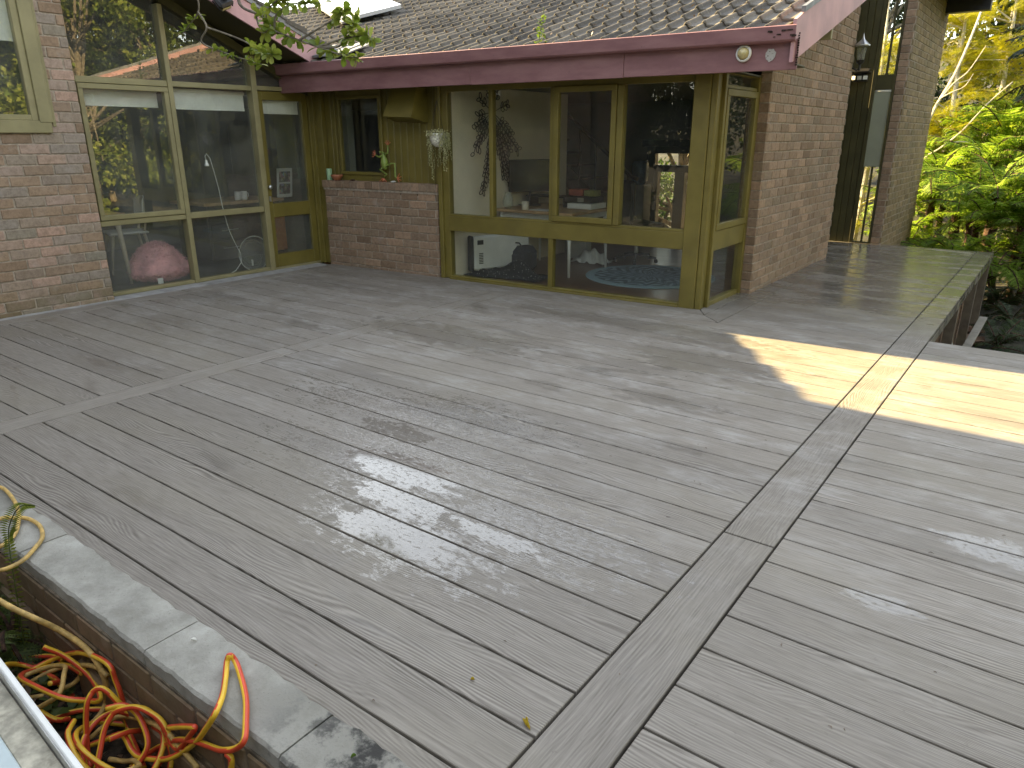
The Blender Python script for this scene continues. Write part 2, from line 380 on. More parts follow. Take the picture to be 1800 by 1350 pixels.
# ================================================================ SETTING
# ground: one large sheet, lower than the deck, rising into a bushy bank beyond
def gh(x, y):
    h = -1.05 - .25*np.clip((x-.5)/3, 0, 1)
    h = h + np.clip(y-16, 0, 40)*.22 + np.clip(x-7, 0, 40)*.10 + np.clip(-y-10, 0, 40)*.1
    return h + .05*np.sin(x*2.1+y*1.3)+.04*np.sin(y*3.3-x)
gx = np.concatenate([np.linspace(-120, -14, 10), np.linspace(-13, 14, 55), np.linspace(15, 120, 10)])
gy = np.concatenate([np.linspace(-120, -10, 10), np.linspace(-9, 30, 79), np.linspace(32, 160, 10)])
GX, GY = np.meshgrid(gx, gy, indexing='ij'); V = np.stack([GX, GY, gh(GX, GY)], -1).reshape(-1, 3)
a_, b_ = len(gx), len(gy); I = np.arange(a_*b_).reshape(a_, b_)
F = np.stack([I[:-1, :-1], I[1:, :-1], I[1:, 1:], I[:-1, 1:]], -1).reshape(-1, 4)
tag(np_mesh('ground', V, F, plain('leaf_littered_earth', (.035, .032, .020), .95, .5, 3, bump=.8)), kind='structure')

# ---- deck
def clip(poly, a, b, c):                # keep a*x+b*y<=c
    out = []
    for i in range(len(poly)):
        p, q = poly[i], poly[(i+1) % len(poly)]; dp, dq = a*p[0]+b*p[1]-c, a*q[0]+b*q[1]-c
        if dp <= 0: out.append(p)
        if dp*dq < 0: t = dp/(dp-dq); out.append((p[0]+t*(q[0]-p[0]), p[1]+t*(q[1]-p[1])))
    return out
def inset(poly, d):
    n = len(poly); E = []
    for i in range(n):
        (x0, y0), (x1, y1) = poly[i], poly[(i+1) % n]; L = math.hypot(x1-x0, y1-y0)
        nx, ny = -(y1-y0)/L, (x1-x0)/L; E.append((nx, ny, nx*x0+ny*y0+d))
    out = []
    for i in range(n):
        a, b = E[i-1], E[i]; det = a[0]*b[1]-a[1]*b[0]
        if abs(det) < 1e-6: out.append(poly[i]); continue
        out.append(((a[2]*b[1]-a[1]*b[2])/det, (a[0]*b[2]-a[2]*b[0])/det))
    return out
GAP = .0042
def tidy(p):
    o = []
    for q in p:
        if not o or math.hypot(q[0]-o[-1][0], q[1]-o[-1][1]) > .012: o.append(q)
    if len(o) > 1 and math.hypot(o[0][0]-o[-1][0], o[0][1]-o[-1][1]) < .012: o.pop()
    return o
def board(mb, poly, along=(1, 0), z=0.0, th=.025, g=GAP):
    poly = tidy(poly)
    if len(poly) < 3: return
    ar = sum(poly[i][0]*poly[(i+1) % len(poly)][1]-poly[(i+1) % len(poly)][0]*poly[i][1] for i in range(len(poly)))/2
    if ar < 0: poly = poly[::-1]
    if abs(ar) < .004: return
    P0 = inset(poly, g); P1 = inset(P0, .0022); n = len(P0); o = len(mb.v)
    for pp, zz in ((P1, z), (P0, z-.0022), (P0, z-th)):
        for x, y in pp: mb.v.append((x, y, zz)); mb.uv.append((x*along[0]+y*along[1], -x*along[1]+y*along[0]))
    mb.f.append(tuple(o+i for i in range(n))); mb.mi.append(0)
    for k in (0, 1):
        for i in range(n):
            j = (i+1) % n; mb.f.append((o+k*n+j, o+k*n+i, o+(k+1)*n+i, o+(k+1)*n+j)); mb.mi.append(0)
PW = .196
fs, fc = math.sin(FA), math.cos(FA)
def below_f(v): # half plane: local v coordinate of the facade below v
    c0 = -fs*FO.x + fc*FO.y; return (-fs, fc, c0+v)
deck = MB(); deck.uv = []
def rows(x0, x1, k0, k1, cuts=(), jit=0.0, off=0.0):
    for k in range(k0, k1):
        y0 = off+k*PW; p = [(x0, y0), (x1, y0), (x1, y0+PW), (x0, y0+PW)]
        for c in cuts: p = clip(p, *c)
        if len(p) > 2: board(deck, p)
S2 = -.385; S1 = -.185
rows(.202, 5.0, -8, 25)                                       # right-hand field
rows(-3.403, 0, -2, 23, [below_f(S2)])          # middle field, mitred at the house corner
rows(-6.0, -3.592, -3, 25, [below_f(S2)])
def ypiece(x0, x1, y0, y1, cuts=(), g=.0048):
    p = [(x0, y0), (x1, y0), (x1, y1), (x0, y1)]
    for c in cuts: p = clip(p, *c)
    if len(p) > 2: board(deck, p, (0, 1), g=g)
for a, b in ((-1.6, 1.284), (1.284, 5.95), (5.95, 10.35)): ypiece(0, .202, a, b)          # long border board
for a, b in ((-.4, 1.9), (1.9, 4.6)): ypiece(-3.592, -3.403, a, b, [below_f(S2)])       # breaker board
for a, b in ((-.6, 2.6), (2.6, 4.6)): ypiece(-6.2, -6.0, a, b, [below_f(S2)])
# walkway beyond the corner
XS = -1.30
c0 = 4.485
walk = MB()
y_c = c0
for k in range(23, 53):
    y0 = k*PW; p = [(XS, y0), (0, y0), (0, min(y0+PW, 10.35)), (XS, min(y0+PW, 10.35))]
    if k == 52: p = [(XS, y0), (0, y0), (0, 10.35), (XS, 10.35)]
    board(deck, p)
for k in range(45, 53): y0 = k*PW; board(deck, [(-3.4, y0), (XS-.2, y0), (XS-.2, min(y0+PW, 10.3)), (-3.4, min(y0+PW, 10.3))])
# two trim boards following the facade, then up the brick return
def lf(u, v): p = FM @ Vector((u, v, 0)); return (p.x, p.y)
def seam(v, x):                                    # point on facade-parallel line at x
    return (x, fy(x, v))
mi1, mi2 = seam(S1, -1.5), seam(S2, -1.3)
board(deck, [seam(S2, -6.2), seam(S2, -3.9), seam(S1, -3.9), seam(S1, -6.2)], (fc, fs))
board(deck, [seam(S2, -3.9), mi2, mi1, seam(S1, -3.9)], (fc, fs))
board(deck, [seam(S1, -6.2), seam(S1, -4.1), seam(.02, -4.1), seam(.02, -6.2)], (fc, fs))
board(deck, [seam(S1, -4.1), mi1, (-1.62, fy(-1.62, 0.02)), seam(.02, -4.1)], (fc, fs))
board(deck, [mi1, (-1.5, 5.86), (-1.62, 5.86), (-1.62, fy(-1.62, .02))], (0, 1))
board(deck, [mi2, (-1.3, 7.6), (-1.5, 7.6), mi1], (0, 1)); board(deck, [(-1.3, 7.6), (-1.3, 10.3), (-1.5, 10.3), (-1.5, 7.6)], (0, 1))
deck_o = tag(deck.build('deck', M_deck), kind='structure')
sub = MB()                                          # near-black slab standing in for the shaded void below the boards
sub.box(-6.25, -.02, -.30, 4.9, -.12, -.055).box(-.02, 5, -1.6, 4.86, -.12, -.055).box(-1.9, .17, 4.86, 10.3, -.12, -.055).box(-3.4, -1.9, 8.7, 10.3, -.12, -.055)
tag(sub.build('void_shade_slab', M_darkvoid, deck_o), kind='structure')
tr = MB(); tr.box(.1985, .2015, 4.93, 10.35, -.10, -.03); tr.box(.205, 5, 4.905, 4.925, -.14, -.028)
tr.build('fascia_board', M_deck, deck_o)
strip = MB(); strip.bbox(-6.44, -6.205, -1.2, 4.52, -.03, -.002, .004); tag(strip.build('concrete_path', M_concrete), kind='structure')

# ---- brickwork: every brick is its own bevelled block in front of the mortar bed
BL, CH, MT = .24, .086, .010
def bricks(mb, u0, u1, top, holes=(), z0=-.03, depth=.1, seed=1, relief=.007, soldier=False):
    rr = random.Random(seed)
    row = 0; z = z0
    while True:
        zz0, zz1 = z, z+CH-MT; zc = (zz0+zz1)/2
        if zc > max(top(u0), top(u1)): break
        spans = [(u0, u1)]
        for (a, b, c, d) in holes:
            if zz1 > c+.02 and zz0 < d-.02:
                ns = []
                for s0, s1 in spans:
                    if a > s0: ns.append((s0, min(a, s1)))
                    if b < s1: ns.append((max(b, s0), s1))
                ns = [q for q in ns if q[1]-q[0] > .02]; spans = ns
        off = (row % 2)*BL*.5
        for s0, s1 in spans:
            k = math.floor((s0-off)/BL)
            while k*BL+off < s1:
                a, b = max(s0, k*BL+off), min(s1, k*BL+off+BL-MT)
                if b-a > .03 and top((a+b)/2) > zc:
                    j = rr.uniform(-.0022, .0022); dz = rr.uniform(-.0015, .0015)
                    mb.bbox(a+rr.uniform(0, .002), b-rr.uniform(0, .002), -relief+j, depth, zz0+dz, min(zz1+dz, top((a+b)/2)+.04), .0045)
                k += 1
        z += CH; row += 1
def brick_wall(name, mat, parent, M, u0, u1, top, holes=(), seed=1, z0=-.03, depth=.1, back=None, relief=.007, mort=None):
    mb = MB(); bricks(mb, u0, u1, top, holes, z0, depth-.02, seed, relief)
    n0 = len(mb.f)
    for poly in (back or [[(u0+.004, z0-.4), (u1-.004, z0-.4), (u1-.004, top(u1)), (u0+.004, top(u0))]]): mb.prism(poly, 0, depth, 'y', 1)
    return mb.build(name, [mat, mort or M_mortar], parent, M=M)
def MX(x, y, ang): return Matrix.Translation((x, y, 0)) @ Matrix.Rotation(ang, 4, 'Z')
house = thing('house', 'brown brick house with olive timber windows, pink fascia and grey tiled roof round the deck', 'house', (-6, 4, 0))

# left brick wall (faces +x). local u along +y, v into the wall (-x)
ML = MX(-6.29, 0, R(90))
TL = lambda u: 3.05
brick_wall('brick_wall', M_brickL, house, ML, -7.0, 1.985, TL, [(-1.4, 1.72, 1.50, 2.9)], 3, z0=-.045,
           back=[[(-7, -.4), (1.98, -.4), (1.98, 1.5), (-7, 1.5)], [(1.72, 1.5), (1.98, 1.5), (1.98, 3.05), (1.72, 3.05)], [(-7, 1.5), (-1.4, 1.5), (-1.4, 3.05), (-7, 3.05)]])
# low brick wall of the kitchen, with a header course as its sill
brick_wall('brick_wall', M_brickR, house, FM, .02, 1.71, lambda u: .86, seed=5, z0=-.05)
sill = MB()
rr = random.Random(4); u = .0
while u < 1.72:
    sill.bbox(u, min(u+.105, 1.72), -.022+rr.uniform(-.003, .003), .16, .905, .985+rr.uniform(-.002, .002), .005); u += .113
sill.box(.01, 1.715, -.012, .16, .88, .975, 1); sill.build('brick_sill', [M_brickR, M_mortar], house, M=FM)
bt_ = lambda y: 2.235+.335*(y-4.55)
# brick return wall (faces +x) under the gable verge
TR = lambda u: bt_(u)-.045
brick_wall('brick_wall', M_brickR, house, MX(-1.5, 0, R(90)), 5.84, 8.67, TR, seed=8, z0=-.045, depth=.09)
brick_wall('brick_wall', M_brickR, house, MX(-1.60, 5.833, 0), 0, .105, lambda u: 2.1, seed=9, z0=-.045, depth=.2)
# far brick block
MF = MX(-1.18, 0, R(90))
brick_wall('brick_wall', M_brickF, house, MF, 10.3, 12.8, lambda u: 4.2, seed=12, z0=-.93)
brick_wall('brick_wall', M_brickR, house, MX(-1.31, 10.292, 0), 0, .12, lambda u: 4.2, seed=13, z0=-.93, depth=.1)
far = MB(); far.box(-3.4, -2.7, 12.6, 12.75, -1, 4.2); far.box(-1.45, -1.22, 12.6, 12.75, -1, 4.2); far.box(-3.4, -1.66, 10.5, 10.6, -1, 4.3); far.box(-3.5, -3.4, 10.3, 12.75, -1, 4.3)
far.build('rear_wall', M_mortar, house)

# ---- timber window walls -------------------------------------------------
def rail(mb, M, u0, u1, v0, v1, z0, z1, b=.004):
    t = MB().bbox(u0, u1, v0, v1, z0, z1, b).xf(M); mb.add(t.v, t.f)
def pane(M, u0, u1, z0, z1, mat, parent, v=.035, name='pane', poly=None):
    p = poly or [(u0, z0), (u1, z0), (u1, z1), (u0, z1)]
    return MB().prism(p, v, v+.005, 'y').build(name, mat, parent, M=M)
def window(M, u0, u1, z0, z1, fw, gmat, fmat=None, v0=.0, v1=.06, parent=house, gv=.03):
    mb = MB()
    rail(mb, M, u0, u1, v0, v1, z0, z0+fw); rail(mb, M, u0, u1, v0, v1, z1-fw, z1)
    rail(mb, M, u0, u0+fw, v0, v1, z0+fw, z1-fw); rail(mb, M, u1-fw, u1, v0, v1, z0+fw, z1-fw)
    o = mb.build('window', fmat or M_olive, parent)
    pane(M, u0+fw-.004, u1-fw+.004, z0+fw-.004, z1-fw+.004, gmat, o, gv)
    return o
# left window wall, faces +x, plane x=-6.43. local u = y
MW = MX(-6.43, 0, R(90))
def rk(u): return 3.09-.465*(u-2.04)+.0       # raking head
fr = MB()
def post(u0, u1, ztop, v0=-.03, v1=.07): rail(fr, MW, u0, u1, v0, v1, 0, ztop)
post(1.985, 2.04, 3.0, -.02); post(2.895, 2.945, 2.66); post(3.835, 3.90, 2.28, -.035)
rail(fr, MW, 2.04, 2.895, -.02, .06, 1.93, 1.985); rail(fr, MW, 2.945, 3.835, -.02, .06, 1.935, 1.985); rail(fr, MW, 3.90, 4.56, -.02, .06, 1.945, 1.99)
rail(fr, MW, 2.04, 2.895, -.02, .06, .665, .715); rail(fr, MW, 2.945, 3.835, -.02, .06, .665, .725)
rail(fr, MW, 2.04, 2.895, -.02, .06, 0, .035); rail(fr, MW, 2.945, 3.835, -.02, .06, 0, .035)
rail(fr, MW, 3.9, 4.6, -.01, .08, -.01, .02)
fr.build('window_frame', M_oliveP, house)
rh = MB().prism([(1.9, rk(1.9)), (4.75, rk(4.75)), (4.75, rk(4.75)+.09), (1.9, rk(1.9)+.09)], -.02, .08, 'y')
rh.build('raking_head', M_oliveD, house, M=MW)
window(MW, 2.045, 2.89, .72, 1.925, .045, M_glassL, M_oliveP, -.03, .03, gv=-.004)
gw = []
pane(MW, 2.95, 3.83, .73, 1.93, M_glassL, house); pane(MW, 2.045, 2.89, .04, .66, M_glassL, house); pane(MW, 2.95, 3.83, .04, .66, M_glassL, house)
pane(MW, 0, 0, 0, 0, M_glassL, house, poly=[(2.04, 1.985), (2.895, 1.985), (2.895, rk(2.895)), (2.04, rk(2.04))])
pane(MW, 0, 0, 0, 0, M_glassL, house, poly=[(2.945, 1.985), (3.835, 1.985), (3.835, rk(3.835)), (2.945, rk(2.945))])
pane(MW, 0, 0, 0, 0, M_glassL, house, poly=[(3.90, 1.99), (4.6, 1.99), (4.6, rk(4.6)), (3.90, rk(3.9))])
# glazed door
door = MB()
rail(door, MW, 3.905, 3.975, 0, .045, .02, 1.94); rail(door, MW, 4.49, 4.565, 0, .045, .02, 1.94)
rail(door, MW, 3.975, 4.49, 0, .045, 1.85, 1.94); rail(door, MW, 3.975, 4.49, 0, .045, .59, .745); rail(door, MW, 3.975, 4.49, 0, .045, .02, .17)
dr = door.build('door', M_olive, house)
pane(MW, 3.97, 4.495, .74, 1.855, M_glassL, dr, .02); pane(MW, 3.97, 4.495, .165, .595, M_glassL, dr, .02)
hd = MB().lathe([(0, .05), (.022, .045), (.026, .03), (.012, .02), (.012, 0)], (0, 0, 0), 16, ax='y')
hd.build('handle', M_metal, dr, True, M=MW @ Matrix.Translation((3.94, -.0, .93)) @ Matrix.Rotation(math.pi, 4, 'Z'))
hd2 = MB().bbox(-.012, .012, -.012, 0, -.03, .03).build('lock', M_metal, dr, M=MW @ Matrix.Translation((3.94, -.0, .80)))
cp = MB(); rail(cp, MW, 4.57, 4.64, -.02, .08, 0, 2.0); cp.add(*[(lambda t: (t.v, t.f))(MB().bbox(-.17, -.10, .02, .10, 0, 1.97).xf(FM))][0])
cp.add(*(lambda t: (t.v, t.f))(MB().bbox(-.10, -.0, .05, .12, 0, 1.97).xf(FM)))
cp.build('corner_post', M_olive, house)
# window in the left brick wall
lw = MB()
rail(lw, ML, -1.4, 1.72, -.03, .05, 1.50, 1.60); rail(lw, ML, 1.63, 1.735, -.035, .05, 1.585, 2.95); rail(lw, ML, 1.735, 1.765, -.012, .02, 1.55, 2.95); rail(lw, ML, .2, .3, -.02, .05, 1.60, 2.9)
wl = lw.build('window', M_oliveP, house); pane(ML, -1.4, 1.64, 1.595, 2.92, M_glassL, wl, .01)
sh = MB(); rail(sh, ML, 1.575, 1.63, -.02, .04, 1.60, 2.95); rail(sh, ML, .3, 1.575, -.02, .04, 1.60, 1.645); sh.build('sash', M_oliveP, wl)

# kitchen corner behind the low wall
kw = window(FM, .20, .86, 1.05, 1.90, .035, M_glassR, M_olive, .10, .15, gv=.12)
tp = MB(); tp.box(.0, .2, .12, .17, .975, 1.98)
rail(tp, FM @ Matrix.Identity(4), 0, .001, 0, .001, 0, .001)
tp = MB()
def vb(u0, u1, z0, z1):
    u = u0
    while u < u1-.01: tp.bbox(u, min(u+.088, u1), .115, .15, z0, z1, .006); u += .0915
vb(.0, .2, .975, 1.98); vb(.86, 1.79, .975, 1.98); tp.bbox(.2, .86, .115, .15, .975, 1.05); tp.bbox(.2, .86, .115, .15, 1.90, 1.98)
tp.build('timber_panel', M_olive, house, M=FM)
for u in (.17, .875): MB().bbox(u-.012, u+.012, .085, .115, .985, 1.96, .004).build('cover_batten', M_olive, house, M=FM)
hv = MB(); hv.add([(1.08, .11, 1.62), (1.53, .11, 1.60), (1.50, -.13, 1.655), (1.11, -.13, 1.67), (1.16, .11, 1.98), (1.53, .11, 1.98), (1.50, -.02, 1.98), (1.18, -.02, 1.98)],
    [(0, 1, 2, 3), (3, 2, 6, 7), (0, 3, 7, 4), (2, 1, 5, 6), (4, 7, 6, 5)])
hv.build('vent_hood', M_oliveP if False else M_olive, house, M=FM)

# living room window wall along the facade
U = lambda x: (x+6.25)/math.cos(FA)
wf = MB()
def rr_(u0, u1, v0, v1, z0, z1, b=.004): wf.bbox(u0, u1, v0, v1, z0, z1, b)
rr_(U(-4.525), U(-4.475), -.012, .10, 0, 1.97); rr_(U(-4.475), U(-4.395), .012, .09, 0, 1.97)
rr_(U(-4.395), U(-1.81), .0, .08, 1.895, 1.975); rr_(U(-4.395), U(-1.81), -.004, .075, .515, .665); rr_(U(-4.395), U(-1.81), .0, .075, .665, .69)
rr_(U(-4.395), U(-1.81), .0, .075, -.02, .035); rr_(U(-4.395), U(-1.81), -.03, 0.0, -.02, .015)
rr_(U(-3.88), U(-3.835), .0, .07, .69, 1.895); rr_(U(-3.185), U(-3.145), .0, .07, .69, 1.895); rr_(U(-2.50), U(-2.44), -.01, .075, .69, 1.895); rr_(U(-3.185), U(-3.135), .0, .07, .035, .515)
wf.build('window_frame', M_olive, house, M=FM)
for a, b, z0, z1 in ((-4.395, -3.88, .69, 1.895), (-3.835, -3.185, .69, 1.895), (-2.44, -1.81, .69, 1.895), (-4.395, -3.185, .035, .515), (-3.135, -1.81, .035, .515)):
    pane(FM, U(a), U(b), z0, z1, M_glassR, house, .04)
window(FM, U(-3.14), U(-2.505), .69, 1.90, .052, M_glassR, M_olive, -.018, .04, gv=.01)
pc = MB(); pc.bbox(U(-1.81), U(-1.665), -.02, .10, -.01, 1.985, .006); pc.bbox(U(-1.662), U(-1.612), -.012, .10, -.01, 1.985, .006)
pc.build('corner_post', M_olive, house, M=FM)
# side glazing, faces +x
MS = MX(-1.60, 0, R(90)); sg = MB()
def sr(u0, u1, v0, v1, z0, z1): rail(sg, MS, u0, u1, v0, v1, z0, z1)
sr(4.985, 5.03, -.012, .07, -.01, 1.985); sr(5.775, 5.83, -.012, .07, -.01, 1.985)
sr(5.03, 5.775, 0, .06, 1.955, 1.985); sr(5.03, 5.775, 0, .06, 1.845, 1.875); sr(5.03, 5.775, -.004, .06, .50, .675); sr(5.03, 5.775, 0, .06, -.01, .04)
sg.build('window_frame', M_olive, house)
window(MS, 5.033, 5.772, .68, 1.842, .055, M_glassR, M_olive, -.018, .03, gv=.0)
pane(MS, 5.03, 5.775, .04, .50, M_glassR, house, .03); pane(MS, 5.03, 5.775, 1.875, 1.955, M_glassR, house, .03)

# far timber column and tall window (faces -y, y=10.3)
MFW = MX(0, 10.30, 0); col = MB(); x = -3.4
while x < -1.62: col.bbox(x, min(x+.086, -1.60), 0, .03, -.05, 4.3, .006); x += .09
col.bbox(-1.60, -1.555, -.02, .06, -.05, 4.3)
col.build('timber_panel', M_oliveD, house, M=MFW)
fw = MB(); fw.bbox(-1.345, -1.312, -.01, .06, -.05, 4.3); fw.bbox(-1.555, -1.345, .0, .05, 2.06, 2.25); fw.bbox(-1.555, -1.345, 0, .05, -.05, .02)
fw.bbox(-1.455, -1.43, .01, .05, .02, 1.06); fw.bbox(-1.455, -1.43, .01, .05, 2.25, 4.3)
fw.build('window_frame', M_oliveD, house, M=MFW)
M_mirror = glass('reflective_window_glass', .01, 2.6, (.5, .5, .5))
for a, b, z0, z1 in ((-1.555, -1.345, .02, 1.06), (-1.555, -1.345, 2.25, 4.3)): pane(MFW, a, b, z0, z1, M_glassR, house, .03)

# ---- roofs ---------------------------------------------------------------
RS = .33; RC = math.cos(math.atan(RS)); VF = -.33           # wing roof slope, fascia line
def rz(v): return 2.215+RS*(v-VF)
def tile_roof(name, M, u0, u1, s0, s1, mat, parent, tw=.295, crs=.345, seed=2, keep=None):
    rr = np.random.default_rng(seed); prof = []
    for rep in (0, 1):
        o = rep*.5
        for t, h in ((0, .002), (.018, .016), (.045, .029), (.08, .034), (.115, .031), (.14, .018), (.16, .004), (.20, .0), (.33, -.004), (.42, -.003), (.48, .001)): prof.append((o+t, h))
    prof.append((.995, .004)); prof = np.array(prof); n = len(prof); VV = []; FF = []; off = 0
    for k in range(int((s1-s0)/crs)+1):
        for j in range(int((u1-u0)/tw)+1):
            ua = u0+j*tw; sa = s0+k*crs
            if keep and not keep(ua+tw/2, sa): continue
            du, ds, dh, tl = rr.normal(0, .002), rr.normal(0, .004), rr.normal(0, .0015), rr.normal(0, .004)
            rowsv = []
            for (sf, hh, low) in ((0, .0, True), (0, .0, False), (.02, .001, False), (crs+.035, -.020, False)):
                for t, h in prof:
                    hz = h+.026+hh+dh+tl*(t-.5)
                    if low: hz -= .016
                    rowsv.append((ua+du+t*tw, sa+ds+sf, hz))
            VV += rowsv
            for q in range(3):
                for i in range(n-1): a = off+q*n+i; FF.append((a, a+1, a+n+1, a+n))
            off += 4*n
    VV = np.array(VV); FF = np.array(FF)
    M4 = np.array(M); P = np.c_[VV, np.ones(len(VV))] @ M4.T
    return np_mesh(name, P[:, :3], FF, mat, parent, off=(parent.location if parent else (0, 0, 0)))
ang = math.atan(RS)
MR = FM @ Matrix.Translation((0, VF-.02, rz(VF-.02)-.035)) @ Matrix.Rotation(ang, 4, 'X')
roof = tile_roof('roof', MR, -6.3, 5.0, 0, 4.5, M_tile, house)
# sarking slab under the tiles, soffit, fascia, gutter
rb = MB().prism([(VF+.05, rz(VF+.05)-.10), (4.2, rz(4.2)-.10), (4.2, rz(4.2)-.16), (VF+.3, 2.16), (VF+.05, 1.99)], -6.3, 5.27, 'x')
rb.build('roof_lining', M_darkvoid, house, M=FM)
bk = MB().prism([(4.2, rz(4.2)-.10), (4.3, rz(4.2)-.10), (5.2, rz(4.2)-.25), (5.2, rz(4.2)-.35), (4.2, rz(4.2)-.11)], -6.3, 4.6, 'x').build('roof_lining', M_darkvoid, house, M=FM)
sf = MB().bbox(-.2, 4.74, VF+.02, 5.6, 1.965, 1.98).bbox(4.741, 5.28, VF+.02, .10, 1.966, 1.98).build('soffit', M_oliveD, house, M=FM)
fa = MB(); fa.bbox(-.22, 2.4, VF, VF+.025, 1.925, 2.13, .003); fa.bbox(2.402, 3.95, VF-.001, VF+.024, 1.922, 2.13, .003); fa.bbox(3.953, 5.315, VF, VF+.025, 1.925, 2.13, .003)
fa.build('fascia', M_maroon, house, M=FM)
gu = MB(); gu.prism([(VF-.005, 2.105), (VF-.052, 2.110), (VF-.062, 2.122), (VF-.068, 2.212), (VF-.058, 2.218), (VF-.056, 2.130), (VF-.005, 2.118)], -.26, 5.30, 'x')
gu.build('gutter', M_maroon, house, M=FM)
rl = MB().bbox(.0, 5.27, VF-.052, VF-.04, 2.19, 2.2).build('gutter_lip', M_maroon, house, M=FM)
# torn dark crack at the gutter's end
rt = MB(); rr = random.Random(3)
for i in range(14):
    z = 1.95+i*.016; rt.box(5.306+rr.uniform(-.004, .004), 5.317+rr.uniform(0, .004), VF-.004, VF, z, z+.012)
for i in range(10):
    a = 5.10+i*.02+rr.uniform(-.01, .01); z = 2.155+rr.uniform(-.02, .025); rt.box(a, a+rr.uniform(.01, .035), VF-.0705, VF-.066, z, z+rr.uniform(.004, .012))
tag(rt.build('rust_stain', plain('dark_rust', (.03, .018, .014), .9), house, M=FM), kind='stuff')
# right-hand bargeboard, faces +x
bz = lambda y: 1.925+.335*(y-4.42); bt = lambda y: 2.235+.335*(y-4.55)
XB = -.945
bb = MB().prism([(4.56, bz(4.56)), (4.56, 2.255), (4.75, bt(4.75)+.03), (6.35, bt(6.35)+.03), (6.35, bz(6.35))], XB-.025, XB, 'x')
bb.prism([(6.353, bz(6.353)), (6.353, bt(6.353)+.03), (8.8, bt(8.8)+.03), (8.8, bz(8.8))], XB-.026, XB-.001, 'x')
bb.build('bargeboard', M_pinkboard, house)
vs_ = MB().prism([(4.62, bt(4.62)-.12), (8.7, bt(8.7)-.12), (8.7, bt(8.7)-.10), (4.62, bt(4.62)-.10)], -1.62, XB-.026, 'x').build('verge_soffit', M_oliveP, house)
br_ = MB().bbox(-1.5, XB-.03, 5.60, 5.64, bz(5.6)-.10, bz(5.6)+.015).build('outrigger', M_oliveP, house)
vd = MB().prism([(4.7, bt(4.7)+.03), (8.8, bt(8.8)+.03), (8.8, bt(8.8)+.075), (4.7, bt(4.7)+.07)], XB-.02, XB+.012, 'x').build('verge_trim', M_lead, house)

# left roof: falls toward +y, its pink bargeboard faces +x
LS = .405; lz = lambda y: 2.315+LS*(4.585-y)
XL = -5.90
lb = MB().prism([(4.40, lz(4.40)-.07), (4.62, lz(4.62)-.02), (4.52, lz(4.52)+.0), (2.95, lz(2.95)), (2.95, lz(2.95)-.235), (4.30, lz(4.3)-.235)], XL-.025, XL, 'x')
lb = MB().prism([(2.95, lz(2.95)-.235), (4.32, lz(4.32)-.235), (4.52, lz(4.52)-.03), (2.95, lz(2.95)-.03)], XL-.025, XL, 'x')
lb.build('bargeboard', M_pinkboard, house)
lb2 = MB().prism([(2.95, lz(2.95)-.03), (4.50, lz(4.50)-.03), (4.56, lz(4.56)+.03), (2.95, lz(2.95)+.03)], XL-.03, XL+.012, 'x').build('verge_trim', M_lead, house)
for k in range(5):                                      # stepped verge tiles
    a, b = 4.54-k*.32, 4.54-(k+1)*.32+.01; MB().prism([(b, lz(b)+.02), (a, lz(a)+.02), (a, lz(a)+.075), (b, lz(b)+.03)], XL-.16, XL+.02, 'x').build('verge_tile', M_tile, house)
lf_ = MB().prism([(2.95, lz(2.95)-.03), (4.6, lz(4.6)-.03), (4.6, lz(4.6)-.10), (2.95, lz(2.95)-.10)], -12, XL-.026, 'x').build('roof_lining', M_darkvoid, house)
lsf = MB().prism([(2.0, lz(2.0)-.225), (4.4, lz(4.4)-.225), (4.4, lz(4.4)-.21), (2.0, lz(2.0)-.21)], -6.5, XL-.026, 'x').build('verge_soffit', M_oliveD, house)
ML2 = Matrix.Translation((-5.88, 4.62, lz(4.62)-.01)) @ Matrix.Rotation(math.pi, 4, 'Z') @ Matrix.Rotation(math.atan(LS), 4, 'X')
tile_roof('roof', ML2, 0, 5.6, 0, 1.62, M_tile, house, seed=5)
fl = MB()
for k in range(9):                                       # crumpled lead at the valley
    a = -.55+k*.11; fl.prism([(a, 0), (a+.12, 0.01), (a+.12, .5), (a, .5)], 0, .012+.01*(k % 2), 'z')
fl.build('valley_flashing', M_lead, house, M=FM @ Matrix.Translation((.35, VF+.0, rz(VF)+.045)) @ Matrix.Rotation(ang, 4, 'X'))
# unseen block shaped as an upper storey, added to shade the deck
up = MB(); up.prism([(-10.5, 3.05), (-6.3, 3.05), (-6.3, 5.9), (-10.5, 5.9)], -7.0, 3.02, 'y')
up.build('shade_block_wall', M_brickL, house)
upr = MB().prism([(-11, 5.9), (-6.0, 5.9), (-8.4, 6.9)], -7.3, 3.02, 'y').build('upper_roof', M_tile, house)  # cap of the added shading block
ce = MB(); ce.box(-12, -6.35, -3.2, 2.95, 2.96, 3.04); ce.box(-4.4, -1.7, 5.0, 9.4, 1.97, 1.99).box(-12, -4.5, 4.95, 9.4, 1.97, 1.99); ce.build('ceiling', plain('white_ceiling', (.75, .74, .70), .9, .03, 2), house)

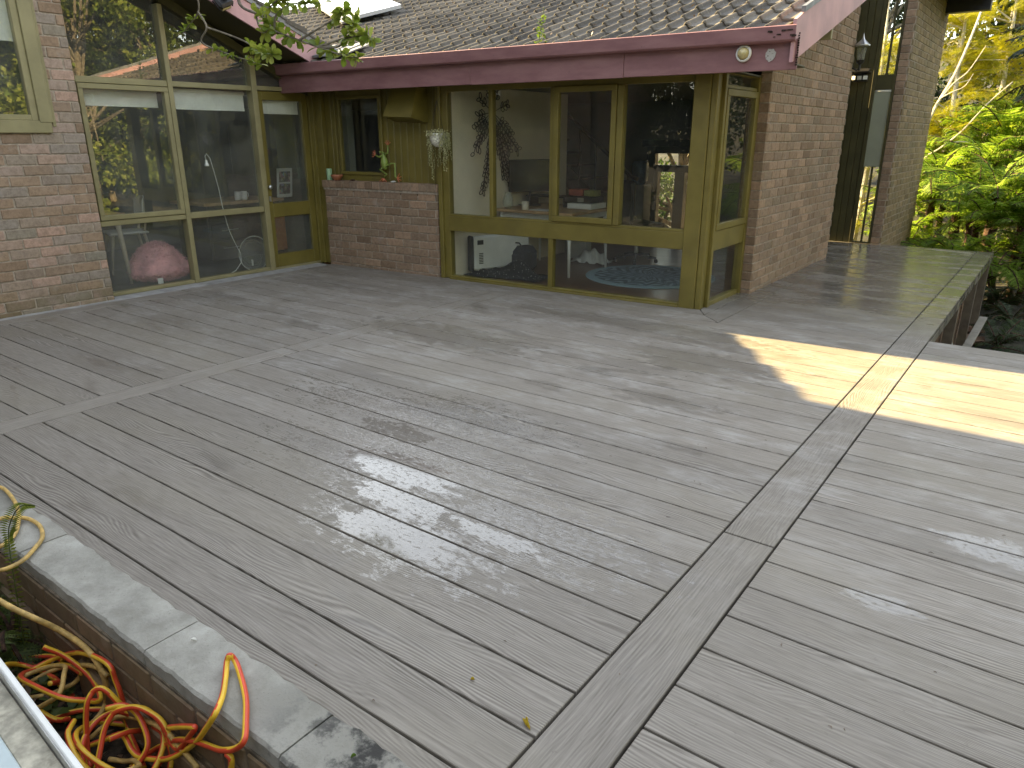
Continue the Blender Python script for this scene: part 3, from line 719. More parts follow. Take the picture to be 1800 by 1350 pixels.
# skylight
def rp(x, y): # point on the wing roof above x,y
    v = (-(x+6.25)*fs+(y-4.57)*fc); return Vector((x, y, rz(v)))
sk = thing('skylight', 'pale glazed skylight on the tiled roof above the left gutter', 'skylight', rp(-7.6, 6.6))
M_acr = plain('glazed_acrylic', (.40, .45, .52), .12, .05, 3, spec=.7)
c_ = [rp(-10.2, 8.3), rp(-7.25, 6.25), rp(-6.95, 6.75), rp(-9.7, 8.75)]; nrm = (FM.to_3x3() @ Vector((0, -math.sin(ang), math.cos(ang)))).normalized()
s_ = MB(); s_.add([p+nrm*.075 for p in c_]+[p+nrm*.12 for p in c_], [(4, 5, 6, 7), (0, 1, 5, 4), (1, 2, 6, 5), (2, 3, 7, 6), (3, 0, 4, 7)]); s_.build('dome', M_acr, sk)
c2 = [c_[0]+(c_[0]-c_[3])*.42, c_[1]+(c_[1]-c_[2])*.42, c_[1], c_[0]]
s_ = MB(); s_.add([p+nrm*.06 for p in c2]+[p+nrm*.085 for p in c2], [(4, 5, 6, 7), (0, 1, 5, 4), (1, 2, 6, 5), (2, 3, 7, 6), (3, 0, 4, 7)]); s_.build('apron_flashing', M_lead, sk)

# far eave
fe = MB(); fe.box(-1.4, -.62, 10.0, 12.7, 3.42, 3.50); fe.build('eave_soffit', M_oliveP, house)
fg = MB().bbox(-1.4, -.60, 12.45, 12.62, 3.22, 3.44).bbox(-.68, -.60, 9.9, 12.62, 3.40, 3.56).build('gutter', M_black, house)
fr2 = MB().prism([(-.6, 3.56), (-4, 4.8), (-4, 3.56)], 9.9, 12.9, 'y').build('upper_roof', M_tile, house)

# ---- interior shell ---------------------------------------------------------
fi = MB(); fi.box(-12, -6.45, -3, 4.7, -.10, -.008); fi.build('interior_floor', M_tileflr, house)
fi = MB(); fi.prism([(-6.0, 4.64), (-1.66, 4.93), (-1.66, 9.5), (-12, 9.5), (-12, 4.7)], -.10, -.006, 'z'); fi.build('interior_floor', M_floor, house)
iw = MB(); iw.box(-4.52, -4.44, 4.80, 7.05, -.01, 1.965); iw.build('interior_wall', M_cream, house)
iw = MB(); iw.box(-12.1, -12, -3, 9.5, -.01, 3.2); iw.box(-12, -4.5, 9.5, 9.6, -.01, 3.3); iw.box(-3.3, -3.24, 8.66, 9.6, -.01, 2.6); iw.box(-4.5, -3.3, 9.5, 9.6, 1.32, 3.3)
iw.box(-12, -6.4, -3.1, -3, -.01, 3.2); iw.box(-7.6, -6.2, 4.95, 5.05, -.01, 1.96); iw.box(-1.68, -1.62, 5.86, 8.6, -.01, 1.96); iw.box(-3.3, -1.62, 8.6, 8.66, -.01, 3.0)
iw.build('interior_wall', M_greywall, house)
iw = MB(); iw.box(-11.5, -9.5, 1.0, 1.06, -.01, 3); iw.box(-9.6, -9.5, 1.0, 4.7, -.01, 3); iw.build('interior_wall', M_darkwall, house)
bd = MB(); MBK = MX(0, 9.48, 0)
for a, b, z0, z1 in ((-4.5, -4.36, 0, 1.32), (-4.36, -3.3, 1.22, 1.32), (-4.36, -3.3, .95, 1.05), (-4.02, -3.86, 0, .95), (-4.36, -4.30, 0, .95), (-3.4, -3.3, 0, .95), (-4.36, -3.3, 0, .1)): bd.bbox(a, b, -.03, .08, z0, z1)
bd.bbox(-4.56, -3.24, -.10, .0, 1.32, 1.42)
bd.build('rear_door', M_black, house, M=MBK)

# ================================================================ THINGS ON THE HOUSE
def disc(name, mat, prof, c, ax, parent, seg=28, smooth=True): return MB().lathe(prof, c, seg, ax=ax).build(name, mat, parent, smooth)
# round bulkhead light on the fascia
yf = fy(-1.31, VF)-.002
t = thing('bulkhead_light', 'round cream outdoor light on the pink fascia near its right end', 'light', (-1.31, yf, 2.05))
disc('housing', M_white, [(0, 0), (.058, 0), (.060, -.012), (.054, -.022), (.046, -.024), (.044, -.016), (0, -.014)], (-1.31, yf, 2.05), 'y', t)
M_lens = plain('yellowed_glint_lens', (.50, .42, .20), .12, .15, 20, spec=.7)
disc('lens', M_lens, [(.043, -.016), (.038, -.036), (.024, -.048), (0, -.052)], (-1.31, yf, 2.05), 'y', t)
yf = fy(-1.11, VF)-.001
rr = random.Random(8); pp = []
for i in range(18):
    a = i/18*2*math.pi; r_ = .045*(1+rr.uniform(-.12, .12)); pp.append((-1.115+r_*.85*math.cos(a), 2.03+r_*math.sin(a)))
wp = MB().prism(pp, yf-.003, yf, 'y')
def peel():
    n = NB('bare_grey_patch'); P = n.pos(); q = n.noise(P, 60, 5, .7)
    c = n.mix(n.rng(q, .55, .66), (.42, .40, .38), (.08, .06, .05)); return n.set(Base_Color=c, Roughness=.8)
tag(wp.build('flaked_patch', peel()), 'small pale rounded patch of flaked paint at the right end of the fascia', 'paint patch')

# solar flood light and lantern at the far timber column
t = thing('flood_light', 'black solar flood light with three lenses on the dark timber column', 'light', (-1.72, 10.25, 2.28))
m = MB(); m.bbox(-1.86, -1.62, 10.12, 10.28, 2.27, 2.30, .006); m.add(*(lambda q: (q.v, q.f))(MB().bbox(-.12, .12, -.10, .04, 0, .015).xf(Matrix.Translation((-1.74, 10.18, 2.31)) @ Matrix.Rotation(R(18), 4, 'X'))))
m.bbox(-1.83, -1.65, 10.16, 10.26, 2.17, 2.27, .01); m.build('housing', M_black, t)
for dx, rz_ in ((-.07, -25), (0, 0), (.07, 25)):
    MB().bbox(-.028, .028, -.012, 0, -.025, .025).build('lens', M_white, t, M=Matrix.Translation((-1.74+dx, 10.155, 2.215)) @ Matrix.Rotation(R(rz_), 4, 'Z'))
t = thing('wall_lantern', 'small carriage lantern with a pointed cap at the far end of the brick return wall', 'lantern', (-1.44, 8.66, 2.2))
m = MB().lathe([(0, 2.60), (.008, 2.56), (.02, 2.53), (.085, 2.47), (.085, 2.46), (0, 2.47)], (-1.42, 8.66, 0), 12); m.build('cap', M_metal, t)
m = MB().lathe([(.055, 2.46), (.04, 2.31), (0, 2.31)], (-1.42, 8.66, 0), 6); m.build('glass_shade', M_clear, t)
m = MB().lathe([(0, 2.31), (.05, 2.31), (.04, 2.28), (.012, 2.26), (.012, 2.2), (0, 2.19)], (-1.42, 8.66, 0), 12).tube([(-1.42, 8.66, 2.22), (-1.45, 8.66, 2.20), (-1.5, 8.66, 2.23)], .01); m.build('bracket', M_black, t)
# security light on the left bargeboard
t = thing('security_light', 'black security light with a yellow reflection coloured into its lens under the left pink bargeboard', 'light', (-5.86, 3.24, 2.66))
m = MB(); q = MB().bbox(-.06, .06, -.085, .085, -.02, .03, .02)
m.add(q.v, q.f); q = MB().bbox(-.02, .02, -.02, .02, .02, .09); m.add(q.v, q.f)
for i in range(6): q = MB().bbox(-.055, .055, -.08+i*.03, -.072+i*.03, -.035, -.018); m.add(q.v, q.f)
LMX = Matrix.Translation((-5.84, 3.24, 2.665)) @ Matrix.Rotation(R(22), 4, 'X') @ Matrix.Rotation(R(55), 4, 'Y')
m.build('housing', M_black, t, M=LMX)
MB().bbox(.02, .06, -.05, .05, -.045, -.02).build('lens', M_lens, t, M=LMX)  # yellow reflection put into the lens colour

# ---- ornaments on the low wall
def fp(u, v, z): p = FM @ Vector((u, v, z)); return (p.x, p.y, p.z)
t = thing('frog_ornament', 'green metal frog ornament with orange feet climbing the timber panel', 'ornament', fp(.9, .06, 1.0))
M_frog = plain('green_enamel', (.24, .32, .07), .3, .15, 12); M_orange = plain('orange_enamel', (.60, .17, .08), .35, .15, 12)
m = MB().lathe([(0, -.085), (.022, -.078), (.036, -.045), (.040, -.01), (.034, .03), (.024, .055), (.026, .075), (.022, .095), (.010, .108), (0, .11)], (0, 0, 0), 16)
m.xf(Matrix.Translation(fp(.92, .07, 1.20)) @ Matrix.Rotation(R(-8), 4, 'Y'))
for e in (-.018, .018): q = MB().lathe([(0, -.01), (.009, -.006), (.011, 0), (.009, .006), (0, .01)], fp(.905+e, .04, 1.305), 8); m.add(q.v, q.f)
m.build('body', M_frog, t, True)
for nm, pts in (('arm', [(.935, .06, 1.28), (.975, .07, 1.30), (.975, .075, 1.38)]), ('arm', [(.905, .06, 1.27), (.84, .07, 1.25), (.785, .075, 1.275)]),
                ('hind_leg', [(.94, .06, 1.15), (1.03, .05, 1.185), (1.075, .06, 1.19), (1.07, .065, 1.05), (1.10, .06, 1.03)]), ('hind_leg', [(.90, .06, 1.14), (.86, .05, 1.12), (.96, .05, 1.07), (.90, .05, 1.03)])):
    lg = MB().tube([fp(*q) for q in pts], [.013]+[.010]*(len(pts)-2)+[.007], 8).build(nm, M_frog, t, True)
    e = pts[-1]; d = 1 if nm == 'arm' else -1; ft = MB()
    base = math.atan2(pts[-1][2]-pts[-2][2], pts[-1][0]-pts[-2][0]) if nm == 'arm' else (R(0) if e[0] > 1 else R(-90))
    for k in range(4):
        a = base+(k-1.5)*.62; L = .045 if nm == 'arm' else .06
        q0, q1 = fp(*e), fp(e[0]+L*math.cos(a), e[1]-.002, e[2]+L*math.sin(a)); ft.tube([q0, q1], [.006, .003], 6); ft.lathe([(0, -.006), (.008, 0), (0, .006)], q1, 8)
    ft.build('foot', M_orange, lg)
cw = fp(.07, .04, .985)
M_gcan = plain('pale_green_wax', (.36, .55, .33), .4, .05)
tag(MB().lathe([(0, 0), (.030, 0), (.031, .005), (.031, .125), (.027, .13), (.01, .122), (0, .122)], cw, 20).build('candle', M_gcan, None, True), 'pale green pillar candle at the left end of the low brick wall', 'candle')
cw = fp(.20, .03, .985)
M_terra = plain('terracotta', (.40, .15, .08), .6, .12)
tag(MB().lathe([(0, 0), (.035, 0), (.04, .012), (.068, .045), (.072, .062), (.064, .062), (.055, .045), (0, .02)], cw, 24).build('bowl', M_terra, None, True), 'terracotta bowl on the low brick wall beside the green candle', 'bowl')
rr = random.Random(2)
for i, (uu, lab, mt) in enumerate(((.44, 'small brown dried seed pod on the brick sill right of the terracotta bowl', M_brownb), (1.06, 'tiny white pebble on the brick sill between the frog ornament\'s feet', M_white))):
    c = fp(uu, .04, .985); pts = [(rr.uniform(.012, .03)*math.cos(a), .018*math.sin(a)) for a in [k*math.pi/4 for k in range(8)]]
    tag(MB().lathe([(0, 0), (.028, .004), (.030, .010), (.018, .018), (0, .02)], c, 9).build('seed_pod' if i == 0 else 'pebble', mt), lab, 'pod' if i == 0 else 'pebble')

# ---- hanging planter
hc = Vector(fp(U(-4.42)+.0, -.12, 1.45))
t = thing('hanging_planter', 'woven round planter with trailing string-of-pearls hanging from the eave by the window post', 'planter', tuple(hc-Vector((0, 0, .1))))
M_woven = plain('white_woven_rope', (.82, .76, .66), .9, .3, 60, bump=.8)
MB().lathe([(0, -.085), (.03, -.082), (.065, -.055), (.082, -.01), (.085, .03), (.078, .05), (.07, .05), (.075, .03), (0, .02)], tuple(hc), 20).build('pot', M_woven, t, True)
h = MB()
for a in (0, 2.1, 4.2): h.tube([tuple(hc+Vector((.08*math.cos(a), .08*math.sin(a), .05))), tuple(hc+Vector((0, 0, .36)))], .0018, 5)
h.tube([tuple(hc+Vector((0, 0, .36))), tuple(hc+Vector((0, 0, .53)))], .0018, 5); h.build('cord', M_black, t)
cen = []; st = MB(); rr = random.Random(5)
for s_i in range(62):
    a = rr.uniform(0, 2*math.pi); r0 = rr.uniform(.06, .09); 
    L = rr.choice([.12, .2, .28, .35, .42]) * rr.uniform(.6, 1.15)
    if -2.4 < a-math.pi < -.9: L *= .4
    if math.sin(a) < -.1 and abs(math.cos(a)) < .75: L = .02
    p = hc+Vector((r0*math.cos(a), r0*math.sin(a), .055)); path = [p.copy()]
    p = p+Vector((.03*math.cos(a), .03*math.sin(a), -.01)); z = 0
    while z < L:
        path.append(p.copy()); cen.append(p+Vector((rr.uniform(-.008, .008), rr.uniform(-.008, .008), 0))); 
        if rr.random() < .6: cen.append(p+Vector((rr.uniform(-.012, .012), rr.uniform(-.012, .012), rr.uniform(-.01, .01))))
        p = p+Vector((rr.uniform(-.005, .005), rr.uniform(-.005, .005), -.014)); z += .014
    st.tube([tuple(q) for q in path], .0012, 4)
for i in range(90): cen.append(hc+Vector((rr.gauss(0, .05), rr.gauss(0, .05), .058+abs(rr.gauss(0, .012)))))
oct_v = np.array([(1,0,0),(-1,0,0),(0,1,0),(0,-1,0),(0,0,1),(0,0,-1)], float); oct_f = np.array([(0,2,4),(2,1,4),(1,3,4),(3,0,4),(2,0,5),(1,2,5),(3,1,5),(0,3,5)])
cc = np.array([tuple(c) for c in cen]); sz = rng.uniform(.0052, .0085, len(cc))
VV = cc[:, None, :]+oct_v[None]*sz[:, None, None]; FF = (np.arange(len(cc))*6)[:, None, None]+oct_f[None]
M_pearl = leaf_mat('pearl_leaf', (.45, .46, .22), (.70, .66, .38), (.82, .78, .54), .2)
o = np_mesh('leaf', VV.reshape(-1, 3), FF.reshape(-1, 3), M_pearl, t, off=t.location); o.name = 'trailing_foliage'
st.build('stem', M_leafM, t)

# ---- blinds
def blind(M, u0, u1, z0, z1, lab, v=.09, mt=None):
    mt = mt or M_offwhite
    t = thing('roller_blind', lab, 'blind', tuple(M @ Vector(((u0+u1)/2, v, z1))))
    MB().bbox(u0, u1, v, v+.003, z0, z1, .001).bbox(u0, u1, v-.006, v+.006, z0-.012, z0, .003).build('fabric', mt, t, M=M)
    MB().tube([(u0-.01, v+.012, z1+.0), (u1+.01, v+.012, z1)], .021, 10).build('roller', M_offwhite, t, M=M, smooth=True)
blind(ML, .35, 1.60, 2.22, 2.86, 'off-white roller blind half down in the window of the left brick wall', .05)
blind(MW, 2.06, 2.83, 1.75, 1.90, 'short off-white roller blind at the top of the casement next to the left brick wall')
blind(MW, 2.97, 3.80, 1.74, 1.91, 'off-white roller blind with a visible roller at the top of the middle left window')
blind(MW, 3.98, 4.48, 1.72, 1.86, 'small off-white blind inside the glazed door', .06)
blind(MFW, -1.555, -1.35, 1.07, 2.05, 'long pale grey-green blind in the tall far window', .012, plain('grey_green_blind', (.30, .31, .235), .8, .05, 3))

# ---- left room
def leg4(mb, pts, r0, r1, z0, z1, splay=.0):
    cx = sum(p[0] for p in pts)/len(pts); cy = sum(p[1] for p in pts)/len(pts)
    for x, y in pts: mb.append([(x, y, z1), (x+(x-cx)*splay, y+(y-cy)*splay, z0)])
def legs(parent, pts, r0, r1, z1, mat, splay=.0):
    L = []; leg4(L, pts, r0, r1, 0, z1, splay)
    for a in L: MB().tube([a[0], a[1]], [r1, r0], 10).build('leg', mat, parent, True)
M_chair = plain('white_chair_shell', (.55, .55, .52), .4, .05)
M_palewood = plain('pale_beech', (.40, .34, .26), .5, .12, 10)
t = thing('dining_table', 'timber-topped dining table behind the window beside the left brick wall', 'table', (-7.3, 2.0, 0))
MB().bbox(-7.75, -6.85, 1.2, 2.50, .70, .735, .008).build('tabletop', M_wood, t); MB().bbox(-7.68, -6.92, 1.27, 2.43, .62, .70).build('apron', M_palewood, t)
legs(t, [(-7.68, 1.27), (-6.92, 1.27), (-7.68, 2.43), (-6.92, 2.43)], .018, .03, .70, M_palewood, .06)
def dchair(x, y, rz_, lab):
    t = thing('dining_chair', lab, 'chair', (x, y, 0), rz_, 'white dining chairs')
    MB().bbox(-.21, .21, -.20, .21, .43, .455, .012).build('seat', M_chair, t, world=False)
    m = MB()
    for i in range(9):
        a = (i-4)/4; m.add([(.2*a, .21-.05*a*a, .60), (.2*a, .225-.05*a*a, .60), (.2*a, .245-.05*a*a, .84-.05*a*a), (.2*a, .23-.05*a*a, .84-.05*a*a)], [])
    n0 = 0; fs_ = []
    for i in range(8):
        a = i*4; fs_ += [(a, a+4, a+7, a+3), (a+1, a+2, a+6, a+5), (a+3, a+7, a+6, a+2), (a, a+1, a+5, a+4)]
    m.f = fs_+[(0, 3, 2, 1), (32, 33, 34, 35)]; m.mi = [0]*len(m.f); m.build('backrest', M_chair, t, world=False)
    for sx in (-1, 1):
        MB().tube([(.15*sx, .17, .44), (.16*sx, .22, .66)], [.013, .011], 8).build('back_post', M_palewood, t, world=False)
        for sy in (-1, 1): MB().tube([(.17*sx, .16*sy, .43), (.22*sx, .24*sy, 0)], [.017, .011], 8).build('leg', M_palewood, t, world=False)
dchair(-7.72, 2.88, R(-15), 'white-backed dining chair with pale legs right of the dining table')
dchair(-8.05, 2.15, R(80), 'white-backed dining chair seen on the far side of the dining table')
# fluffy pink bean bag
t = thing('bean_bag', 'fluffy pink bean bag with a white label behind the lower left window', 'bean bag', (-6.88, 2.78, 0))
def puff(c, rx, ry, rzz, n=26, seed=1, sq=.0):
    V_ = []; F_ = []; rr = np.random.default_rng(seed)
    for i in range(n+1):
        th = math.pi*i/n
        for j in range(2*n):
            ph = math.pi*j/n; z = math.cos(th); s = math.sin(th)**.75; z = z if z > 0 else z*.35
            k = 1+.05*math.sin(3*ph+th*2)+.03*math.sin(7*ph)
            V_.append((c[0]+rx*s*math.cos(ph)*k*(1-.25*max(z, 0)), c[1]+ry*s*math.sin(ph)*k*(1-.3*max(z, 0)), c[2]+rzz*z))
    for i in range(n):
        for j in range(2*n): F_.append((i*2*n+j, i*2*n+(j+1) % (2*n), (i+1)*2*n+(j+1) % (2*n), (i+1)*2*n+j))
    return np.array(V_), np.array(F_)
V_, F_ = puff((-6.88, 2.77, .115), .26, .31, .28)
M_pink = plain('pink_faux_fur', (.80, .40, .43), .95, .15, 8, bump=.5)
cover = np_mesh('cover', V_, F_, M_pink, t, off=t.location)
N = 9000; ii = rng.integers(0, len(V_), N); p0 = V_[ii]+rng.normal(0, .006, (N, 3)); d = p0-np.array([-6.88, 2.77, .05]); d /= np.linalg.norm(d, axis=1)[:, None]
d = d*.5+rng.normal(0, .6, (N, 3)); d[:, 2] -= .35; d /= np.linalg.norm(d, axis=1)[:, None]; side = np.cross(d, rng.normal(0, 1, (N, 3))); side /= np.linalg.norm(side, axis=1)[:, None]
L_ = .032; VV = np.stack([p0-side*.0025, p0+side*.0025, p0+d*L_], 1).reshape(-1, 3); FF = np.arange(3*N).reshape(-1, 3)
np_mesh('fur', VV, FF, M_pink, t, off=t.location)
MB().bbox(-6.62, -6.615, 2.60, 2.66, .01, .07).build('care_label', M_white, t)
# cord with lamp holder
t = thing('lamp_cord', 'white flex with a bare bulb holder looping up behind the middle left window', 'cord', (-6.5, 3.5, 0))
cpts = [(3.245, 1.23), (3.235, 1.275), (3.255, 1.30), (3.29, 1.255), (3.315, 1.13), (3.345, .95), (3.365, .75), (3.39, .58), (3.42, .46), (3.47, .33), (3.515, .23), (3.51, .13), (3.43, .05), (3.34, .022), (3.12, .006), (2.93, .012), (2.75, .014), (2.60, .006), (2.37, .006), (2.2, .01), (2.05, .04)]
MB().tube([(-6.48, y, z) for y, z in cpts], .0042, 6).build('flex', M_white, t, True)
MB().lathe([(0, 0), (.022, 0), (.024, .02), (.016, .03), (.014, .055), (.008, .065), (0, .066)], (-6.48, 3.243, 1.175), 14).build('bulb_holder', M_white, t, True)
# clear plastic ring-shaped lid
t = thing('clear_tub', 'clear octagonal plastic lid standing on edge in the window beside the door', 'plastic lid', (-6.56, 3.74, .0))
def octr(r0, sy=1.0): return [((r0*math.cos(a))*sy, r0*math.sin(a)) for a in [math.pi/8+k*math.pi/4 for k in range(8)]]
cen_ = (3.745, .195)
for nm, r_, n_ in (('rim', .20, 32), ('inner_rim', .165, 8), ('base_rim', .135, 8)):
    pts = [(-6.56-(.0 if nm == 'rim' else .05), cen_[0]+r_*math.cos(2*math.pi*k/n_+math.pi/8), cen_[1]+r_*.98*math.sin(2*math.pi*k/n_+math.pi/8)) for k in range(n_+1)]
    MB().tube(pts, .006, 8, cap=False).build(nm, M_clear if nm != 'rim' else glass('clear_rim', .75, 1.5), t, True)
MB().lathe([(.20, 0), (.165, -.05), (.135, -.055), (0, -.055)], (-6.56, cen_[0], cen_[1]), 8, ax='x').build('shell', M_clear, t)
MB().bbox(-6.62, -6.60, 3.73, 3.745, .05, .12).build('clip', M_white, t)
# kitchen bench, mugs, photo frame
t = thing('sideboard', 'dark sideboard with drawers behind the middle left window', 'sideboard', (-7.5, 4.0, 0))
MB().bbox(-7.9, -7.15, 3.55, 4.66, .70, .735, .006).build('worktop', M_wood, t); MB().bbox(-7.86, -7.2, 3.6, 4.62, .06, .70).build('cabinet', M_darkwood, t)
for z in (.10, .31, .52):
    d_ = MB().bbox(-7.2, -7.185, 3.63, 4.10, z, z+.18).build('drawer', M_darkwood, t); MB().tube([(-7.175, 3.75, z+.1), (-7.175, 3.98, z+.1)], .006, 6).build('handle', M_metal, d_)
for i, (y, lab) in enumerate(((4.10, 'white mug on the sideboard, left of the pair'), (4.19, 'white mug on the sideboard, right of the pair'))):
    t = thing('mug', lab, 'mug', (-7.3, y, .735)); MB().lathe([(0, 0), (.034, 0), (.038, .01), (.038, .10), (.034, .10), (.033, .01), (0, .008)], (-7.3, y, .735), 16).build('body', M_white, t, True)
    MB().tube([(-7.3, y+.036, .815), (-7.3, y+.06, .81), (-7.3, y+.06, .77), (-7.3, y+.036, .76)], .005, 6).build('handle', M_white, t, True)
t = thing('photo_frame', 'tall white multi-photo frame propped on the sideboard behind the door', 'photo frame', (-7.2, 4.74, .735))
MF2 = Matrix.Translation((-7.2, 4.60, .735)) @ Matrix.Rotation(R(90), 4, 'Z') @ Matrix.Rotation(R(8), 4, 'X')
m = MB(); m.bbox(0, .23, 0, .015, 0, .04); m.bbox(0, .23, 0, .015, .32, .36); m.bbox(0, .03, 0, .015, .04, .32); m.bbox(.20, .23, 0, .015, .04, .32); m.bbox(.03, .20, 0, .014, .17, .19)
m.build('frame', M_white, t, M=MF2)
def photos():
    n = NB('printed_photos'); q = n.n('TexVoronoi'); q.inputs['Scale'].default_value = 28; n.put(q.inputs['Vector'], n.obj())
    return n.set(Base_Color=n.mix(n.rng(n.noise(n.obj(), 20, 3), .4, .6), (.10, .09, .08), n.mix(.7, q.outputs['Color'], (.35, .33, .30))), Roughness=.3)
MB().box(.03, .20, .006, .010, .04, .32).build('photos', photos(), t, M=MF2)
tag(MB().bbox(-7.0, -6.95, 4.18, 4.50, .12, .56, .01).build('storage_box', plain('orange_card', (.36, .15, .05), .7)), 'orange storage box behind the lower pane of the door', 'box')
t = thing('pendant_shelf', 'dark wall picture in the back of the left room', 'picture', (-9.4, 3.4, 1.3))
MB().bbox(-9.46, -9.42, 3.2, 3.9, 1.25, 1.7).build('frame', M_darkwood, t); MB().box(-9.42, -9.415, 3.25, 3.85, 1.3, 1.65).build('print', M_greywall, t); t.name = 'wall_picture'

# ---- living room
t = thing('panel_heater', 'white panel heater with a black end inside the living room window', 'heater', (-4.3, 5.0, 0), R(72))
MB().bbox(-.04, .72, -.045, .045, .06, .43, .02).build('body', M_white, t, world=False)
MB().bbox(-.075, -.04, -.05, .05, .05, .44, .015).build('end_cap', M_black, t, world=False)
MB().bbox(.0, .08, -.049, -.044, .34, .39).build('display', M_black, t, world=False)
m = MB()
for i in range(7): m.box(.02, .075, -.048, -.044, .13+i*.018, .14+i*.018)
m.build('grille', M_black, t, world=False)
for a in (.03, .62): MB().bbox(a-.02, a+.02, -.12, .12, 0, .025, .008).bbox(a-.012, a+.012, -.03, .03, .02, .07).build('foot', M_white, t, world=False)
t = thing('travel_bag', 'dark soft bag on the floor beside the heater', 'bag', (-4.12, 5.5, 0))
MB().bbox(-4.34, -3.90, 5.44, 5.68, 0, .29, .06).bbox(-4.30, -3.94, 5.425, 5.45, .05, .20, .012).build('body', plain('charcoal_canvas', (.035, .035, .042), .8, .2, 10), t)
MB().tube([(-4.22, 5.5, .28), (-4.19, 5.48, .325), (-4.05, 5.48, .325), (-4.02, 5.5, .28)], .009, 8).build('handle', M_black, t, True)
def floral():
    n = NB('black_floral_cloth'); v = n.n('TexVoronoi'); v.inputs['Scale'].default_value = 34; n.put(v.inputs['Vector'], n.obj())
    return n.set(Base_Color=n.mix(n.rng(v.outputs['Distance'], .10, .24), (.55, .54, .50), (.015, .015, .018)), Roughness=.9)
V_ = []; F_ = []; nn = 26
for i in range(nn):
    for j in range(nn):
        a, b = (i/(nn-1)-.5)*1.0, (j/(nn-1)-.5)*.42; r_ = math.hypot(a/.5, b/.21)
        V_.append((-4.0+a*.95, 5.20+b+.06*math.sin(5*a), max(.006, (.11+.05*math.sin(13*a+3*b)+.035*math.sin(23*b+5*a))*max(0, 1-r_**2))))
for i in range(nn-1):
    for j in range(nn-1): F_.append((i*nn+j, (i+1)*nn+j, (i+1)*nn+j+1, i*nn+j+1))
o = np_mesh('floral_garment', np.array(V_), np.array(F_), floral()); tag(o, 'black floral garment crumpled on the floor in front of the dark bag', 'garment')
def rugm():
    n = NB('blue_mandala_rug'); x, y, _ = n.sep(n.obj()); r_ = n.ma('SQRT', n.ma('ADD', n.ma('MULTIPLY', x, x), n.ma('MULTIPLY', y, y))); th = n.ma('ARCTAN2', y, x)
    pet = n.ma('ADD', n.ma('MULTIPLY', r_, 42), n.ma('MULTIPLY', n.ma('ABSOLUTE', n.ma('SINE', n.ma('MULTIPLY', th, 8))), 5.0))
    g = n.rng(n.ma('SINE', pet), -.1, .3); g2 = n.rng(n.ma('SINE', n.ma('ADD', n.ma('MULTIPLY', th, 24), n.ma('MULTIPLY', r_, 30))), .3, .6)
    c = n.mix(g, (.10, .15, .19), (.24, .33, .38)); c = n.mix(n.ma('MULTIPLY', g2, .5), c, (.06, .08, .10)); c = n.mix(n.rng(r_, .60, .62), c, (.27, .38, .44))
    return n.set(Base_Color=c, Roughness=.95)
o = MB().lathe([(0, .008), (.70, .008), (.71, .004), (.71, 0), (0, 0)], (0, 0, 0), 48).build('rug', rugm()); o.location = (-2.72, 6.12, -.004)
tag(o, 'round pale blue rug with a mandala pattern on the living room floor', 'rug')
t = thing('desk', 'timber-topped desk with white splayed legs in the living room', 'desk', (-3.85, 5.95, 0))
MB().bbox(-4.36, -3.32, 5.42, 6.35, .665, .695, .005).build('tabletop', M_wood, t); MB().bbox(-4.30, -3.38, 5.48, 6.29, .60, .665).build('apron', M_chair, t)
legs(t, [(-4.30, 5.50), (-3.40, 5.50), (-4.30, 6.27), (-3.40, 6.27)], .014, .026, .665, M_white, .05)
t = thing('monitor', 'large dark computer monitor on the desk', 'monitor', (-4.22, 5.95, .695), R(55))
MB().bbox(-.27, .27, -.012, .02, .16, .52, .006).build('casing', M_black, t, world=False)
MB().box(-.262, .262, -.0135, -.0125, .17, .512).build('screen', plain('dark_screen', (.03, .034, .04), .12, .05), t, world=False)
MB().tube([(0, .03, .25), (0, .05, .005)], .016, 8).bbox(-.12, .12, -.03, .12, 0, .012).build('stand', M_black, t, world=False)
t = thing('monitor_riser', 'low black riser shelf on the desk under the monitor', 'shelf', (-4.0, 6.05, .695))
MB().bbox(-4.30, -3.75, 5.95, 6.20, .80, .815).build('shelf', M_black, t)
for x_ in (-4.28, -3.77): MB().bbox(x_-.008, x_+.008, 5.96, 6.19, .695, .80).build('leg', M_black, t)
t = thing('candle_jar', 'cream candle jar at the front of the desk', 'candle', (-3.98, 5.50, .695))
MB().lathe([(0, 0), (.038, 0), (.04, .004), (.04, .09), (.036, .09), (.035, .07), (0, .07)], (-3.98, 5.5, .695), 18).build('jar', plain('cream_wax', (.65, .60, .48), .35), t, True)
tag(MB().bbox(-3.92, -3.68, 5.48, 5.66, .695, .700, .001).build('paper_sheet', M_white), 'sheet of white paper lying on the desk beside the candle jar', 'paper')
t = thing('flower_vase', 'clear vase of dark foliage with one orange bloom on the desk by the wall', 'vase', (-4.22, 5.50, .695))
MB().lathe([(0, 0), (.03, 0), (.055, .03), (.06, .09), (.04, .15), (.032, .18), (.028, .18), (.036, .15), (.055, .09), (.05, .03), (0, .008)], (-4.22, 5.5, .695), 20).build('glass', M_clear, t, True)
t_v = t
t = thing('leaf_wall_art', 'dark metal wall sculpture of leafy sprays on the cream wall', 'wall art', (-4.42, 5.45, 1.7))
m = MB(); rr = random.Random(21)
def loopleaf(c, a, L, W):
    pts = []
    for k in range(13):
        q = 2*math.pi*k/12; x_, y_ = L*(1-math.cos(q))/2, W*math.sin(q)*(.9)
        pts.append((-4.42, c[0]+x_*math.cos(a)-y_*math.sin(a), c[1]+x_*math.sin(a)+y_*math.cos(a)))
    m.tube(pts, .0045, 5, cap=False)
